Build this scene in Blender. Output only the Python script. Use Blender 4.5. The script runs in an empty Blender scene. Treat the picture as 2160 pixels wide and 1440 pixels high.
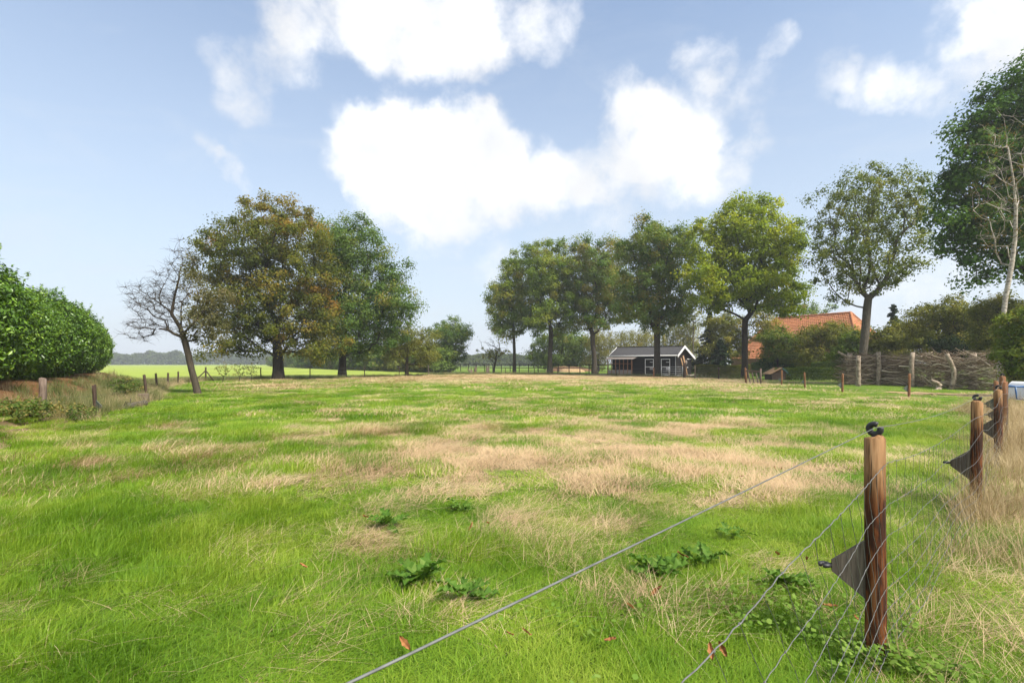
import bpy, math, random
import numpy as np
from mathutils import Vector

# ------------------------------------------------------------------ camera, sky, sun, exposure
SC = bpy.context.scene
COL = SC.collection
F, CX, HZ, EYE = 1080.0, 1080.0, 766.0, 1.6      # focal length and horizon in photo pixels, eye height in metres

cam_data = bpy.data.cameras.new("camera")
cam_data.sensor_width = 36.0
cam_data.lens = 36.0 * F / 2160.0
cam_data.shift_y = (HZ - 720.0) / 2160.0
cam_data.clip_start = 0.02
cam_data.clip_end = 6000.0
cam = bpy.data.objects.new("camera", cam_data)
cam.location = (0, 0, EYE)
cam.rotation_euler = (math.radians(90), 0, 0)
COL.objects.link(cam)
SC.camera = cam

SUN_AZ = math.radians(132)      # clockwise from +Y: behind the camera, to its right
SUN_EL = math.radians(49)
SUN_DIR = Vector((math.sin(SUN_AZ) * math.cos(SUN_EL), math.cos(SUN_AZ) * math.cos(SUN_EL), math.sin(SUN_EL)))
sun_data = bpy.data.lights.new("sun", 'SUN')
sun_data.energy = 2.9
sun_data.angle = math.radians(16)
sun_data.color = (1.0, 0.94, 0.84)
sun = bpy.data.objects.new("sun", sun_data)
sun.rotation_euler = SUN_DIR.to_track_quat('Z', 'Y').to_euler()
sun.location = SUN_DIR * 100
COL.objects.link(sun)

SC.view_settings.view_transform = 'Standard'
SC.view_settings.look = 'None'
SC.view_settings.gamma = 1.0
SC.view_settings.use_curve_mapping = False
SC.view_settings.exposure = 1.56
SC.render.film_transparent = False
SC.cycles.max_bounces = 5
SC.cycles.diffuse_bounces = 2
SC.cycles.glossy_bounces = 2
SC.cycles.transmission_bounces = 3
SC.cycles.volume_bounces = 0
SC.cycles.use_denoising = True
SC.cycles.sample_clamp_indirect = 4.0
SC.cycles.use_adaptive_sampling = True
SC.cycles.adaptive_threshold = 0.025


class NT:
    """Small node-tree helper."""
    def __init__(self, tree):
        self.t = tree
        tree.nodes.clear()

    def n(self, kind, **kw):
        nd = self.t.nodes.new(kind)
        for k, v in kw.items():
            setattr(nd, k, v)
        return nd

    def put(self, sock, val):
        if isinstance(val, bpy.types.NodeSocket):
            self.t.links.new(val, sock)
        else:
            sock.default_value = val

    def math(self, op, a, b=None, c=None, clamp=False):
        nd = self.n('ShaderNodeMath', operation=op, use_clamp=clamp)
        for i, v in enumerate((a, b, c)):
            if v is not None:
                self.put(nd.inputs[i], v)
        return nd.outputs[0]

    def vmath(self, op, a, b=None, scale=None):
        nd = self.n('ShaderNodeVectorMath', operation=op)
        self.put(nd.inputs[0], a)
        if b is not None:
            self.put(nd.inputs[1], b)
        if scale is not None:
            self.put(nd.inputs['Scale'], scale)
        return nd.outputs['Value'] if op == 'DOT_PRODUCT' else nd.outputs[0]

    def remap(self, v, a, b, c=0.0, d=1.0, smooth=True):
        nd = self.n('ShaderNodeMapRange')
        if smooth:
            nd.interpolation_type = 'SMOOTHSTEP'
        for i, x in enumerate((v, a, b, c, d)):
            self.put(nd.inputs[i], x)
        return nd.outputs[0]

    def noise(self, vec, scale, detail=3.0, rough=0.55, dist=0.0):
        nd = self.n('ShaderNodeTexNoise')
        if vec is not None:
            self.put(nd.inputs['Vector'], vec)
        nd.inputs['Scale'].default_value = scale
        nd.inputs['Detail'].default_value = detail
        nd.inputs['Roughness'].default_value = rough
        nd.inputs['Distortion'].default_value = dist
        return nd.outputs['Fac']

    def mix(self, fac, a, b, blend='MIX'):
        nd = self.n('ShaderNodeMix', data_type='RGBA', blend_type=blend)
        self.put(nd.inputs[0], fac)
        self.put(nd.inputs[6], a if isinstance(a, bpy.types.NodeSocket) else (*a, 1.0)[:4])
        self.put(nd.inputs[7], b if isinstance(b, bpy.types.NodeSocket) else (*b, 1.0)[:4])
        return nd.outputs[2]

    def ramp(self, fac, stops, interp='LINEAR'):
        nd = self.n('ShaderNodeValToRGB')
        cr = nd.color_ramp
        cr.interpolation = interp
        while len(cr.elements) < len(stops):
            cr.elements.new(0.5)
        for e, (p, c) in zip(cr.elements, stops):
            e.position = p
            e.color = (*c, 1.0)[:4]
        self.put(nd.inputs[0], fac)
        return nd.outputs[0]


def px_dir(u, v):
    return Vector(((u - CX) / F, 1.0, (HZ - v) / F)).normalized()


# clouds of the photographed sky: (pixel u, v, radius in pixels, weight)
CLOUDS = [
    (740, 40, 95, .8), (830, 50, 110, .9), (940, 60, 105, .9), (1010, 120, 60, .6), (1050, 30, 100, .8), (1170, 50, 85, .7), (880, 0, 150, .7),
    (600, 110, 85, .7), (470, 120, 60, .5), (520, 205, 70, .6), (620, 20, 80, .5),
    (750, 255, 58, .75), (800, 240, 62, .75), (870, 275, 80, .9), (970, 265, 70, .85), (1040, 300, 78, .85), (740, 340, 70, .85), (850, 350, 130, 1.0),
    (970, 370, 140, 1.0), (1100, 380, 100, .85), (1190, 390, 80, .75), (930, 470, 85, .8), (810, 420, 80, .6),
    (1320, 210, 70, .8), (1350, 280, 90, .9), (1440, 260, 100, .9), (1420, 350, 100, .85), (1520, 370, 75, .8), (1250, 350, 80, .7), (1300, 420, 90, .45),
    (1590, 190, 75, .6), (1490, 120, 65, .7), (1640, 90, 45, .65), (1600, 300, 45, .5),
    (1760, 165, 62, .62), (1840, 185, 75, .66), (1900, 200, 60, .5), (1980, 180, 85, .52), (2030, 40, 90, .65), (2110, 90, 110, .8), (2160, 10, 130, .8),
    (440, 318, 34, .6), (480, 345, 34, .6), (520, 380, 34, .5), (1060, 560, 70, .5), (1960, 590, 190, .5), (1740, 600, 120, .4),
]


def build_world():
    w = bpy.data.worlds.new("World")
    SC.world = w
    w.use_nodes = True
    b = NT(w.node_tree)
    out = b.n('ShaderNodeOutputWorld')
    bg = b.n('ShaderNodeBackground')
    bg.inputs['Strength'].default_value = 0.075
    sky = b.n('ShaderNodeTexSky')
    sky.sky_type = 'NISHITA'
    sky.sun_disc = False
    sky.sun_elevation = SUN_EL
    sky.sun_rotation = SUN_AZ
    sky.air_density = 1.0
    sky.dust_density = 0.6
    sky.ozone_density = 1.2
    d = b.n('ShaderNodeTexCoord').outputs['Generated']
    sep = b.n('ShaderNodeSeparateXYZ')
    b.put(sep.inputs[0], d)
    # large-scale wobble of the directions gives the clouds ragged outlines
    wob = b.n('ShaderNodeTexNoise')
    b.put(wob.inputs['Vector'], d)
    wob.inputs['Scale'].default_value = 10.0
    wob.inputs['Detail'].default_value = 6.0
    wob.inputs['Roughness'].default_value = 0.6
    dw = b.vmath('ADD', d, b.vmath('SCALE', b.vmath('SUBTRACT', wob.outputs['Color'], (0.5, 0.5, 0.5)), scale=0.095))
    dw = b.vmath('NORMALIZE', dw)
    acc = None
    for (u, v, r, wt) in CLOUDS:
        c = px_dir(u, v)
        ang = c.angle(px_dir(u + r * (1 if u < CX else -1), v)) * 1.14
        cr = math.cos(ang)
        dot = b.vmath('DOT_PRODUCT', dw, tuple(c))
        m = b.math('MULTIPLY_ADD', dot, 1 / (1 - cr), -cr / (1 - cr), clamp=True)
        acc = b.math('MULTIPLY', m, wt) if acc is None else b.math('MULTIPLY_ADD', m, wt, acc)
    acc = b.math('MINIMUM', acc, 1.25)
    # broken cloud goes on behind the camera and overhead, thickened to whiten ambient light
    behind = b.remap(sep.outputs[1], 0.35, -0.1)
    over = b.remap(sep.outputs[2], 0.62, 0.85)
    rest = b.math('MAXIMUM', behind, over)
    gen = b.remap(b.noise(d, 2.4, 4.0, 0.55), 0.34, 0.54)
    acc = b.math('MAXIMUM', acc, b.math('MULTIPLY', gen, rest))
    fine = b.noise(d, 11.0, 7.0, 0.62, 0.2)
    den = b.math('ADD', acc, b.math('MULTIPLY', b.math('SUBTRACT', fine, 0.48), 1.75))
    den = b.math('ADD', den, b.math('MULTIPLY', b.math('SUBTRACT', b.noise(d, 36.0, 4.0, 0.65), 0.5), 0.55))
    mask = b.math('MULTIPLY', b.remap(den, 0.14, 1.36, 0.0, 0.96), b.remap(acc, 0.0, 0.35))
    # thin milky veil that thickens towards the horizon
    veil = b.remap(sep.outputs[2], 0.60, 0.0, 0.24, 1.0, smooth=False)
    tone = b.remap(b.noise(dw, 6.0, 2.0, 0.55), 0.3, 0.7, 0.84, 1.03)
    cloudc = b.vmath('SCALE', (5.2, 5.25, 5.35), scale=tone)
    cir = b.remap(b.noise(b.vmath('MULTIPLY', d, (2.0, 2.0, 5.0)), 2.6, 5.0, 0.6, 0.8), 0.48, 0.8, 0.0, 0.10)
    veil = b.math('ADD', veil, cir, clamp=True)
    base = b.mix(veil, b.vmath('MULTIPLY', sky.outputs[0], SKY_GAIN), (3.55, 3.9, 4.3))
    colr = b.mix(mask, base, cloudc)
    b.t.links.new(colr, bg.inputs['Color'])
    b.t.links.new(bg.outputs[0], out.inputs['Surface'])


SKY_GAIN = (.70, .88, .98)
build_world()

# ------------------------------------------------------------------ helpers
RNG = np.random.default_rng(7)


def ph(u, v):
    """photo pixel on the ground -> (x, y)"""
    d = F * EYE / (v - HZ)
    return ((u - CX) / F * d, d)


def pa(u, v, d):
    """photo pixel at a known distance -> (x, y, z)"""
    return ((u - CX) / F * d, d, EYE - (v - HZ) / F * d)


def _hash(ix, iy, seed):
    h = (ix.astype(np.int64) * 374761393 + iy.astype(np.int64) * 668265263 + seed * 1442695041) & 0xFFFFFFFF
    h = ((h ^ (h >> 13)) * 1274126177) & 0xFFFFFFFF
    return ((h ^ (h >> 16)) & 0xFFFF) / 65535.0


def vn(x, y, seed=0):
    x = np.asarray(x, float)
    y = np.asarray(y, float)
    ix, iy = np.floor(x), np.floor(y)
    fx, fy = x - ix, y - iy
    fx = fx * fx * (3 - 2 * fx)
    fy = fy * fy * (3 - 2 * fy)
    a, b = _hash(ix, iy, seed), _hash(ix + 1, iy, seed)
    c, d = _hash(ix, iy + 1, seed), _hash(ix + 1, iy + 1, seed)
    return (a * (1 - fx) + b * fx) * (1 - fy) + (c * (1 - fx) + d * fx) * fy


def fbm(x, y, seed=0, octs=4):
    s, a, t = 0.0, 0.5, 0.0
    for i in range(octs):
        s = s + a * vn(x * 2 ** i, y * 2 ** i, seed + i * 17)
        t += a
        a *= 0.5
    return s / t


def sstep(a, b, x):
    t = np.clip((np.asarray(x, float) - a) / (b - a), 0, 1)
    return t * t * (3 - 2 * t)


# hedge line on the left bank: origin, direction along, right-hand normal
HO, HD, HN = np.array([-15.0, 15.0]), np.array([-.543, .84]), np.array([.84, .543])


def bank(x, y):
    s = (x - HO[0]) * HN[0] + (y - HO[1]) * HN[1]
    t = (x - HO[0]) * HD[0] + (y - HO[1]) * HD[1]
    prof = sstep(2.0, -0.3, s) * sstep(-6.0, -3.6, s)
    return 0.98 * prof * sstep(30.5, 26.0, t) * sstep(-26, -20, t)


def H(x, y):
    x = np.asarray(x, float)
    y = np.asarray(y, float)
    r = np.hypot(x, y)
    k = np.clip((46 - r) / 16, 0, 1)
    z = ((fbm(x * .5, y * .5, 3, 3) - .5) * .24 + (vn(x * 1.3, y * 1.3, 9) - .5) * .08) * k
    near = np.clip((r - 2.6) / 3.0, 0, 1)
    return z * near + bank(x, y)


def h(x, y):
    return float(H(np.array([x]), np.array([y]))[0])


# pasture boundary
LB_Y = [0, 13.4, 15.4, 21.9, 30, 35, 41, 46.7]
LB_X = [-11, -12.3, -12.6, -15.6, -21, -23.7, -26.8, -28]
BC_X = [-28, -25.5, -20.5, -16.6, -13.6, -11.7, -2.0, 3.4, 7.0, 12.9, 17, 20.9, 24.7]
BC_Y = [46.7, 51, 52.4, 57.6, 61.7, 72, 74, 72.0, 70, 65, 60, 55.7, 51]
RB_Y = [-1.2, 0, .57, 2.76, 5.5, 8, 10, 12, 14.5, 17, 20, 22.7, 27.9, 33.2, 37.6, 43.2, 51]
RB_X = [-1.85, -.7, -.137, 1.96, 4.98, 7.6, 9.6, 11.5, 13.7, 15.5, 17.0, 17.6, 18.0, 19.0, 19.8, 21, 24.7]


def in_pasture(x, y):
    return (x > np.interp(y, LB_Y, LB_X)) & (x < np.interp(y, RB_Y, RB_X)) & (y < np.interp(x, BC_X, BC_Y))


# dry patches of the meadow, measured in the photo (u, v, half-width, half-height, strength) and laid on the ground
DRY = [
    (1150, 796, 620, 8, .62), (1400, 806, 260, 9, .5), (900, 803, 260, 7, .45), (1560, 818, 130, 9, .45), (620, 815, 150, 7, .5), (530, 828, 90, 6, .4),
    (960, 930, 190, 22, .8), (1080, 962, 200, 26, .95), (1250, 935, 160, 20, .8), (1420, 965, 200, 28, .9), (1480, 1000, 130, 22, 1.0), (1600, 985, 110, 22, .8),
    (1660, 1050, 130, 34, 1.0), (1330, 1085, 90, 26, .85), (1260, 1060, 70, 20, .6), (860, 1040, 130, 24, .75), (1040, 1030, 90, 16, .6), (730, 1070, 90, 18, .6),
    (1090, 1120, 70, 40, .55), (700, 1165, 55, 24, .8), (560, 1150, 70, 22, .35), (300, 940, 110, 12, .45), (190, 985, 90, 20, .6), (560, 1035, 80, 16, .4),
    (712, 880, 24, 9, .9), (1315, 884, 28, 9, .9), (1440, 905, 50, 12, .85), (1560, 905, 40, 8, .7), (1520, 930, 60, 12, .8), (780, 846, 20, 6, .8), (330, 900, 60, 10, .35),
    (500, 1165, 40, 26, .35), (1400, 1370, 110, 50, .7), (1250, 1270, 90, 30, .4), (1180, 880, 120, 9, .5), (1000, 895, 60, 9, .55), (1780, 845, 120, 8, .55), (1900, 860, 100, 7, .5),
    (1640, 850, 140, 7, .35), (700, 850, 160, 6, .3), (430, 985, 90, 14, .4), (660, 985, 120, 16, .35), (860, 985, 90, 14, .4), (1700, 940, 60, 14, .5),
    (1180, 985, 600, 115, .62), (480, 970, 420, 50, .46), (900, 1120, 420, 60, .44), (930, 1300, 120, 14, .35), (1650, 1190, 60, 40, .35), (440, 1250, 70, 14, .22), (60, 975, 90, 10, .5), (1560, 1260, 80, 20, .3),
]


def dryness(x, y):
    x = np.asarray(x, float)
    y = np.maximum(np.asarray(y, float), .25)
    u = CX + F * x / y
    v = HZ + F * EYE / y
    q = np.clip(y / 20, 0.25, 2.5)
    wu = (fbm(x * .7, y * .7, 41, 3) - .5) * 120 / q ** .5
    wv = (fbm(x * .7 + 9, y * .7, 43, 3) - .5) * 60 / np.clip(y / 6, .6, 12)
    dd = np.zeros_like(x)
    for (cu, cv, ru, rv, s) in DRY:
        e = ((u + wu - cu) / ru) ** 2 + ((v + wv - cv) / rv) ** 2
        dd = np.maximum(dd, s * np.exp(-0.75 * e))
    n = fbm(x * 1.5, y * 1.5, 77, 4)
    dd = np.clip(dd * (0.15 + 1.5 * n) + (n - .56) * .9 * np.clip(1.2 - y / 60, 0, 1), 0, 1)
    right = x > np.interp(y, RB_Y, RB_X)
    edge = np.where(right & (y < 19), np.clip(.08 + .6 * n, 0, 1), dd)
    return edge


# ------------------------------------------------------------------ mesh building
class MB:
    def __init__(self):
        self.v, self.f, self.n = [], [], 0
        self.tint = []

    def add(self, verts, faces, tint=None):
        verts = np.asarray(verts, float).reshape(-1, 3)
        self.v.append(verts)
        off = self.n
        for fc in faces:
            self.f.append([i + off for i in fc])
        if tint is not None:
            self.tint += [tint] * len(faces)
        self.n += len(verts)
        return self

    def box(self, c, s, ax=None, tint=None):
        """box centred at c with full sizes s along the axes ax (rows)"""
        ax = np.eye(3) if ax is None else np.asarray(ax, float)
        o = np.array([[x, y, z] for x in (-.5, .5) for y in (-.5, .5) for z in (-.5, .5)]) * np.asarray(s, float)
        return self.add(np.asarray(c, float) + o @ ax, [(0, 1, 3, 2), (4, 6, 7, 5), (0, 4, 5, 1), (2, 3, 7, 6), (0, 2, 6, 4), (1, 5, 7, 3)], tint)

    def bar(self, a, b, w, t, up=(0, 0, 1), tint=None):
        """plank from a to b, width w along 'up', thickness t sideways"""
        a, b = np.asarray(a, float), np.asarray(b, float)
        d = b - a
        L = np.linalg.norm(d)
        d = d / L
        up = np.asarray(up, float)
        s = np.cross(d, up)
        s = s / (np.linalg.norm(s) + 1e-9)
        up = np.cross(s, d)
        return self.box((a + b) / 2, (L, t, w), np.array([d, s, up]), tint)

    def tube(self, pts, rad, sides=6, caps=True, tint=None, oval=None):
        pts = np.asarray(pts, float)
        n = len(pts)
        rad = np.broadcast_to(np.asarray(rad, float), (n,))
        tg = np.gradient(pts, axis=0)
        tg /= (np.linalg.norm(tg, axis=1, keepdims=True) + 1e-9)
        ref = np.array([0, 0, 1.0]) if abs(tg[0][2]) < .9 else np.array([1.0, 0, 0])
        u = np.cross(tg, ref)
        u /= (np.linalg.norm(u, axis=1, keepdims=True) + 1e-9)
        w = np.cross(tg, u)
        a = np.arange(sides) * 2 * math.pi / sides
        ring = pts[:, None, :] + rad[:, None, None] * (np.cos(a)[None, :, None] * u[:, None, :] + np.sin(a)[None, :, None] * w[:, None, :])
        fs = []
        for i in range(n - 1):
            for k in range(sides):
                k2 = (k + 1) % sides
                fs.append((i * sides + k, i * sides + k2, (i + 1) * sides + k2, (i + 1) * sides + k))
        if caps:
            fs.append(tuple(range(sides))[::-1])
            fs.append(tuple((n - 1) * sides + k for k in range(sides)))
        return self.add(ring.reshape(-1, 3), fs, tint)

    def build(self, name, mat, parent=None, smooth=False, origin=None):
        me = bpy.data.meshes.new(name)
        v = np.vstack(self.v)
        if origin is not None:
            v = v - np.asarray(origin, float)
        me.from_pydata(v.tolist(), [], self.f)
        if self.tint and len(self.tint) == len(self.f):
            at = me.attributes.new('tint', 'FLOAT', 'FACE')
            at.data.foreach_set('value', np.asarray(self.tint, np.float32))
        if smooth:
            me.shade_smooth()
        me.materials.append(mat)
        o = bpy.data.objects.new(name, me)
        if origin is not None:
            o.location = origin
        COL.objects.link(o)
        if parent is not None:
            o.parent = parent
        return o


def np_mesh(name, verts, faces, mat, tint=None, smooth=False, pattrs=None):
    """fast mesh of equal-sided faces from arrays"""
    me = bpy.data.meshes.new(name)
    verts = np.ascontiguousarray(verts, np.float32)
    faces = np.ascontiguousarray(faces, np.int32)
    m, k = faces.shape
    me.vertices.add(len(verts))
    me.vertices.foreach_set('co', verts.ravel())
    me.loops.add(m * k)
    me.loops.foreach_set('vertex_index', faces.ravel())
    me.polygons.add(m)
    me.polygons.foreach_set('loop_start', np.arange(0, m * k, k, dtype=np.int32))
    me.polygons.foreach_set('loop_total', np.full(m, k, np.int32))
    if smooth:
        me.polygons.foreach_set('use_smooth', np.ones(m, bool))
    me.update(calc_edges=True)
    if tint is not None:
        at = me.attributes.new('tint', 'FLOAT', 'FACE')
        at.data.foreach_set('value', np.ascontiguousarray(tint, np.float32))
    for nm, arr in (pattrs or {}).items():
        at = me.attributes.new(nm, 'FLOAT', 'POINT')
        at.data.foreach_set('value', np.ascontiguousarray(arr, np.float32))
    if mat is not None:
        me.materials.append(mat)
    return me


def link(name, me, parent=None, loc=None):
    o = bpy.data.objects.new(name, me)
    COL.objects.link(o)
    if parent is not None:
        o.parent = parent
    if loc is not None:
        o.location = loc
    return o


def tag(o, label, cat, group=None, kind=None):
    o['label'] = label
    o['category'] = cat
    if group:
        o['group'] = group
    if kind:
        o['kind'] = kind
    return o


def empty(name, loc=(0, 0, 0), rz=0.0):
    o = bpy.data.objects.new(name, None)
    o.empty_display_size = .2
    o.location = loc
    o.rotation_euler = (0, 0, rz)
    COL.objects.link(o)
    return o


def copy_tree(o, parent=None):
    c = o.copy()
    COL.objects.link(c)
    c.parent = parent
    for ch in o.children:
        copy_tree(ch, c)
    return c


# ------------------------------------------------------------------ materials
MATS = {}


def new_mat(name):
    m = bpy.data.materials.new(name)
    m.use_nodes = True
    b = NT(m.node_tree)
    out = b.n('ShaderNodeOutputMaterial')
    return m, b, out


def principled(b, out, col, rough=.7, spec=.3, metal=0.0, bump=None, bump_s=.3, bump_d=.02):
    p = b.n('ShaderNodeBsdfPrincipled')
    b.put(p.inputs['Base Color'], col if isinstance(col, bpy.types.NodeSocket) else (*col, 1.0)[:4])
    b.put(p.inputs['Roughness'], rough)
    b.put(p.inputs['Specular IOR Level'], spec)
    b.put(p.inputs['Metallic'], metal)
    if bump is not None:
        bn = b.n('ShaderNodeBump')
        bn.inputs['Strength'].default_value = bump_s
        bn.inputs['Distance'].default_value = bump_d
        b.put(bn.inputs['Height'], bump)
        b.t.links.new(bn.outputs[0], p.inputs['Normal'])
    if out is not None:
        b.t.links.new(p.outputs[0], out.inputs['Surface'])
    return p


def leaf_mat(name, stops, rough=.6, spec=.07, trans=.42, tmul=(1.25, 1.15, .6), gain=1.0, blue=.62):
    stops = [(p, (col[0] * gain, col[1] * gain, col[2] * gain * blue)) for p, col in stops]
    m, b, out = new_mat(name)
    at = b.n('ShaderNodeAttribute', attribute_name='tint')
    pos = b.n('ShaderNodeNewGeometry').outputs['Position']
    big = b.noise(pos, .35, 1.0)
    t = b.math('ADD', at.outputs['Fac'], b.math('MULTIPLY', b.math('SUBTRACT', big, .5), .5), clamp=True)
    col = b.ramp(t, stops)
    p = principled(b, None, col, rough, spec)
    tr = b.n('ShaderNodeBsdfTranslucent')
    b.put(tr.inputs['Color'], b.mix(1.0, col, tmul, 'MULTIPLY'))
    mx = b.n('ShaderNodeMixShader')
    mx.inputs[0].default_value = trans
    b.t.links.new(p.outputs[0], mx.inputs[1])
    b.t.links.new(tr.outputs[0], mx.inputs[2])
    b.t.links.new(mx.outputs[0], out.inputs['Surface'])
    return m


def grain_mat(name, stops, scale=(6, 6, 1.0), nscale=6.0, rough=.85, spec=.2, bump_s=.5, bump_d=.01, coord='Object', detail=6.0):
    m, b, out = new_mat(name)
    tc = b.n('ShaderNodeTexCoord').outputs[coord]
    v = b.vmath('MULTIPLY', tc, scale)
    n = b.noise(v, nscale, detail, .62, .4)
    col = b.ramp(n, stops)
    principled(b, out, col, rough, spec, bump=n, bump_s=bump_s, bump_d=bump_d)
    return m


def plain_mat(name, col, rough=.6, spec=.3, metal=0.0, var=.25, nscale=9.0):
    m, b, out = new_mat(name)
    tc = b.n('ShaderNodeTexCoord').outputs['Object']
    n = b.noise(tc, nscale, 5.0)
    lo = tuple(c * (1 - var) for c in col)
    hi = tuple(min(c * (1 + var), .95) for c in col)
    principled(b, out, b.ramp(n, [(.3, lo), (.7, hi)]), rough, spec, metal, bump=n, bump_s=.15, bump_d=.005)
    return m


M = {}
M['oak_rust'] = leaf_mat('leaves_oak_rust', [(0, (.038, .052, .012)), (.35, (.075, .086, .018)), (.6, (.12, .105, .025)), (.82, (.165, .105, .03)), (1, (.17, .10, .033))], gain=1.65)
M['oak_green'] = leaf_mat('leaves_oak_green', [(0, (.028, .055, .016)), (.45, (.055, .095, .028)), (.75, (.088, .118, .036)), (1, (.14, .12, .04))], gain=1.8)
M['row_green'] = leaf_mat('leaves_row_green', [(0, (.040, .070, .015)), (.45, (.075, .115, .024)), (.75, (.115, .145, .032)), (1, (.165, .15, .04))], gain=1.8)
M['maple'] = leaf_mat('leaves_maple', [(0, (.065, .10, .010)), (.4, (.125, .17, .018)), (.75, (.20, .225, .022)), (1, (.27, .24, .03))], trans=.45, gain=1.7)
M['poplar'] = leaf_mat('leaves_poplar', [(0, (.05, .080, .025)), (.5, (.095, .125, .045)), (.85, (.145, .165, .06)), (1, (.19, .18, .06))], gain=1.4)
M['dark_maple'] = leaf_mat('leaves_dark_maple', [(0, (.018, .045, .010)), (.5, (.036, .080, .018)), (.85, (.065, .12, .030)), (1, (.10, .14, .035))], gain=1.6)
M['olive'] = leaf_mat('leaves_olive', [(0, (.05, .062, .018)), (.5, (.095, .105, .032)), (.85, (.145, .14, .045)), (1, (.18, .15, .05))], gain=1.75)
M['apple'] = leaf_mat('leaves_apple', [(0, (.055, .058, .024)), (.5, (.105, .105, .045)), (.85, (.15, .14, .065)), (1, (.19, .16, .08))], blue=1.0, gain=1.1)
M['willow'] = leaf_mat('leaves_willow', [(0, (.10, .105, .035)), (.5, (.17, .165, .06)), (.85, (.235, .215, .085)), (1, (.28, .22, .09))], gain=1.35)
M['bush_green'] = leaf_mat('leaves_bush', [(0, (.032, .055, .014)), (.5, (.065, .10, .026)), (.85, (.10, .135, .04)), (1, (.15, .15, .045))], gain=1.6)
M['brown_twig_leaf'] = leaf_mat('leaves_brown', [(0, (.08, .06, .03)), (.5, (.14, .10, .055)), (1, (.20, .14, .075))])
M['conifer'] = leaf_mat('needles', [(0, (.010, .022, .010)), (.5, (.020, .040, .018)), (1, (.035, .060, .028))], trans=.12)
M['laurel'] = leaf_mat('leaves_laurel', [(0, (.022, .052, .007)), (.4, (.048, .098, .012)), (.75, (.085, .155, .022)), (1, (.14, .21, .04))], rough=.34, spec=.4, trans=.2, gain=1.6)
M['far_leaf'] = leaf_mat('leaves_far', [(0, (.035, .055, .022)), (.5, (.060, .085, .036)), (1, (.09, .11, .045))], trans=.15)
M['bramble'] = leaf_mat('leaves_bramble', [(0, (.035, .065, .018)), (.5, (.07, .12, .034)), (.8, (.13, .16, .065)), (1, (.22, .18, .09))], gain=1.2)
M['weed'] = leaf_mat('leaves_weed', [(0, (.05, .12, .028)), (.5, (.095, .19, .045)), (1, (.17, .26, .09))], rough=.45)
M['ivy'] = leaf_mat('leaves_ivy', [(0, (.09, .17, .035)), (.5, (.15, .26, .06)), (1, (.23, .33, .11))], rough=.5)

M['bark_dark'] = grain_mat('bark_dark', [(.25, (.012, .009, .007)), (.55, (.036, .028, .020)), (.8, (.07, .057, .042))], (5, 5, 1), 3.0, bump_d=.04, bump_s=.8)
M['bark_row'] = grain_mat('bark_row', [(.25, (.022, .017, .011)), (.55, (.06, .048, .033)), (.8, (.105, .09, .062))], (5, 5, 1), 3.0, bump_d=.04, bump_s=.8)
M['bark_grey'] = grain_mat('bark_grey', [(.25, (.038, .032, .024)), (.55, (.095, .082, .063)), (.8, (.155, .135, .108))], (4, 4, 1), 3.0, bump_d=.03, bump_s=.7)
M['birch'] = grain_mat('bark_birch', [(.32, (.05, .04, .03)), (.46, (.29, .255, .21)), (.7, (.50, .465, .41))], (2.2, 2.2, 4), 2.6, bump_d=.01)
M['stake'] = grain_mat('old_birch_stake', [(.30, (.06, .042, .028)), (.48, (.23, .18, .13)), (.72, (.40, .34, .27))], (3, 3, 3), 2.2, bump_d=.015)
M['dead_stick'] = leaf_mat('dead_sticks', [(0, (.05, .034, .022)), (.4, (.15, .108, .072)), (.75, (.30, .23, .16)), (1, (.50, .42, .32))], rough=.85, spec=.1, trans=0.0, blue=1.0, gain=1.2)

# ------------------------------------------------------------------ ground materials
def ground_material():
    m, b, out = new_mat('meadow_soil_and_turf')
    dry = b.n('ShaderNodeAttribute', attribute_name='dry').outputs['Fac']
    bk = b.n('ShaderNodeAttribute', attribute_name='litter').outputs['Fac']
    pos = b.n('ShaderNodeNewGeometry').outputs['Position']
    n1 = b.noise(pos, .8, 5.0)
    n2 = b.noise(pos, 9.0, 6.0, .65)
    n3 = b.noise(pos, 60.0, 3.0, .6)
    green = b.mix(b.remap(n1, .3, .7), (.10, .17, .018), (.15, .21, .026))
    green = b.mix(b.math('MULTIPLY', b.remap(n2, .35, .7), .6), green, (.055, .10, .014))
    straw = b.mix(b.remap(n2, .3, .7), (.30, .235, .125), (.19, .155, .075))
    col = b.mix(b.remap(dry, .18, .62), green, straw)
    lit = b.ramp(n3, [(.3, (.05, .024, .012)), (.5, (.16, .075, .032)), (.7, (.27, .15, .07))])
    col = b.mix(bk, col, lit)
    principled(b, out, col, .95, .1, bump=b.math('ADD', n2, b.math('MULTIPLY', n3, .5)), bump_s=.8, bump_d=.05)
    return m


def field_material():
    m, b, out = new_mat('young_crop')
    pos = b.n('ShaderNodeNewGeometry').outputs['Position']
    n1 = b.noise(pos, .05, 4.0)
    n2 = b.noise(b.vmath('MULTIPLY', pos, (1.0, .25, 1.0)), 2.2, 5.0, .65)
    col = b.mix(b.remap(n1, .3, .7), (.225, .285, .04), (.27, .32, .052))
    col = b.mix(b.math('MULTIPLY', b.remap(n2, .35, .75), .5), col, (.165, .22, .03))
    principled(b, out, col, .9, .15, bump=n2, bump_s=.6, bump_d=.06)
    return m


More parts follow.
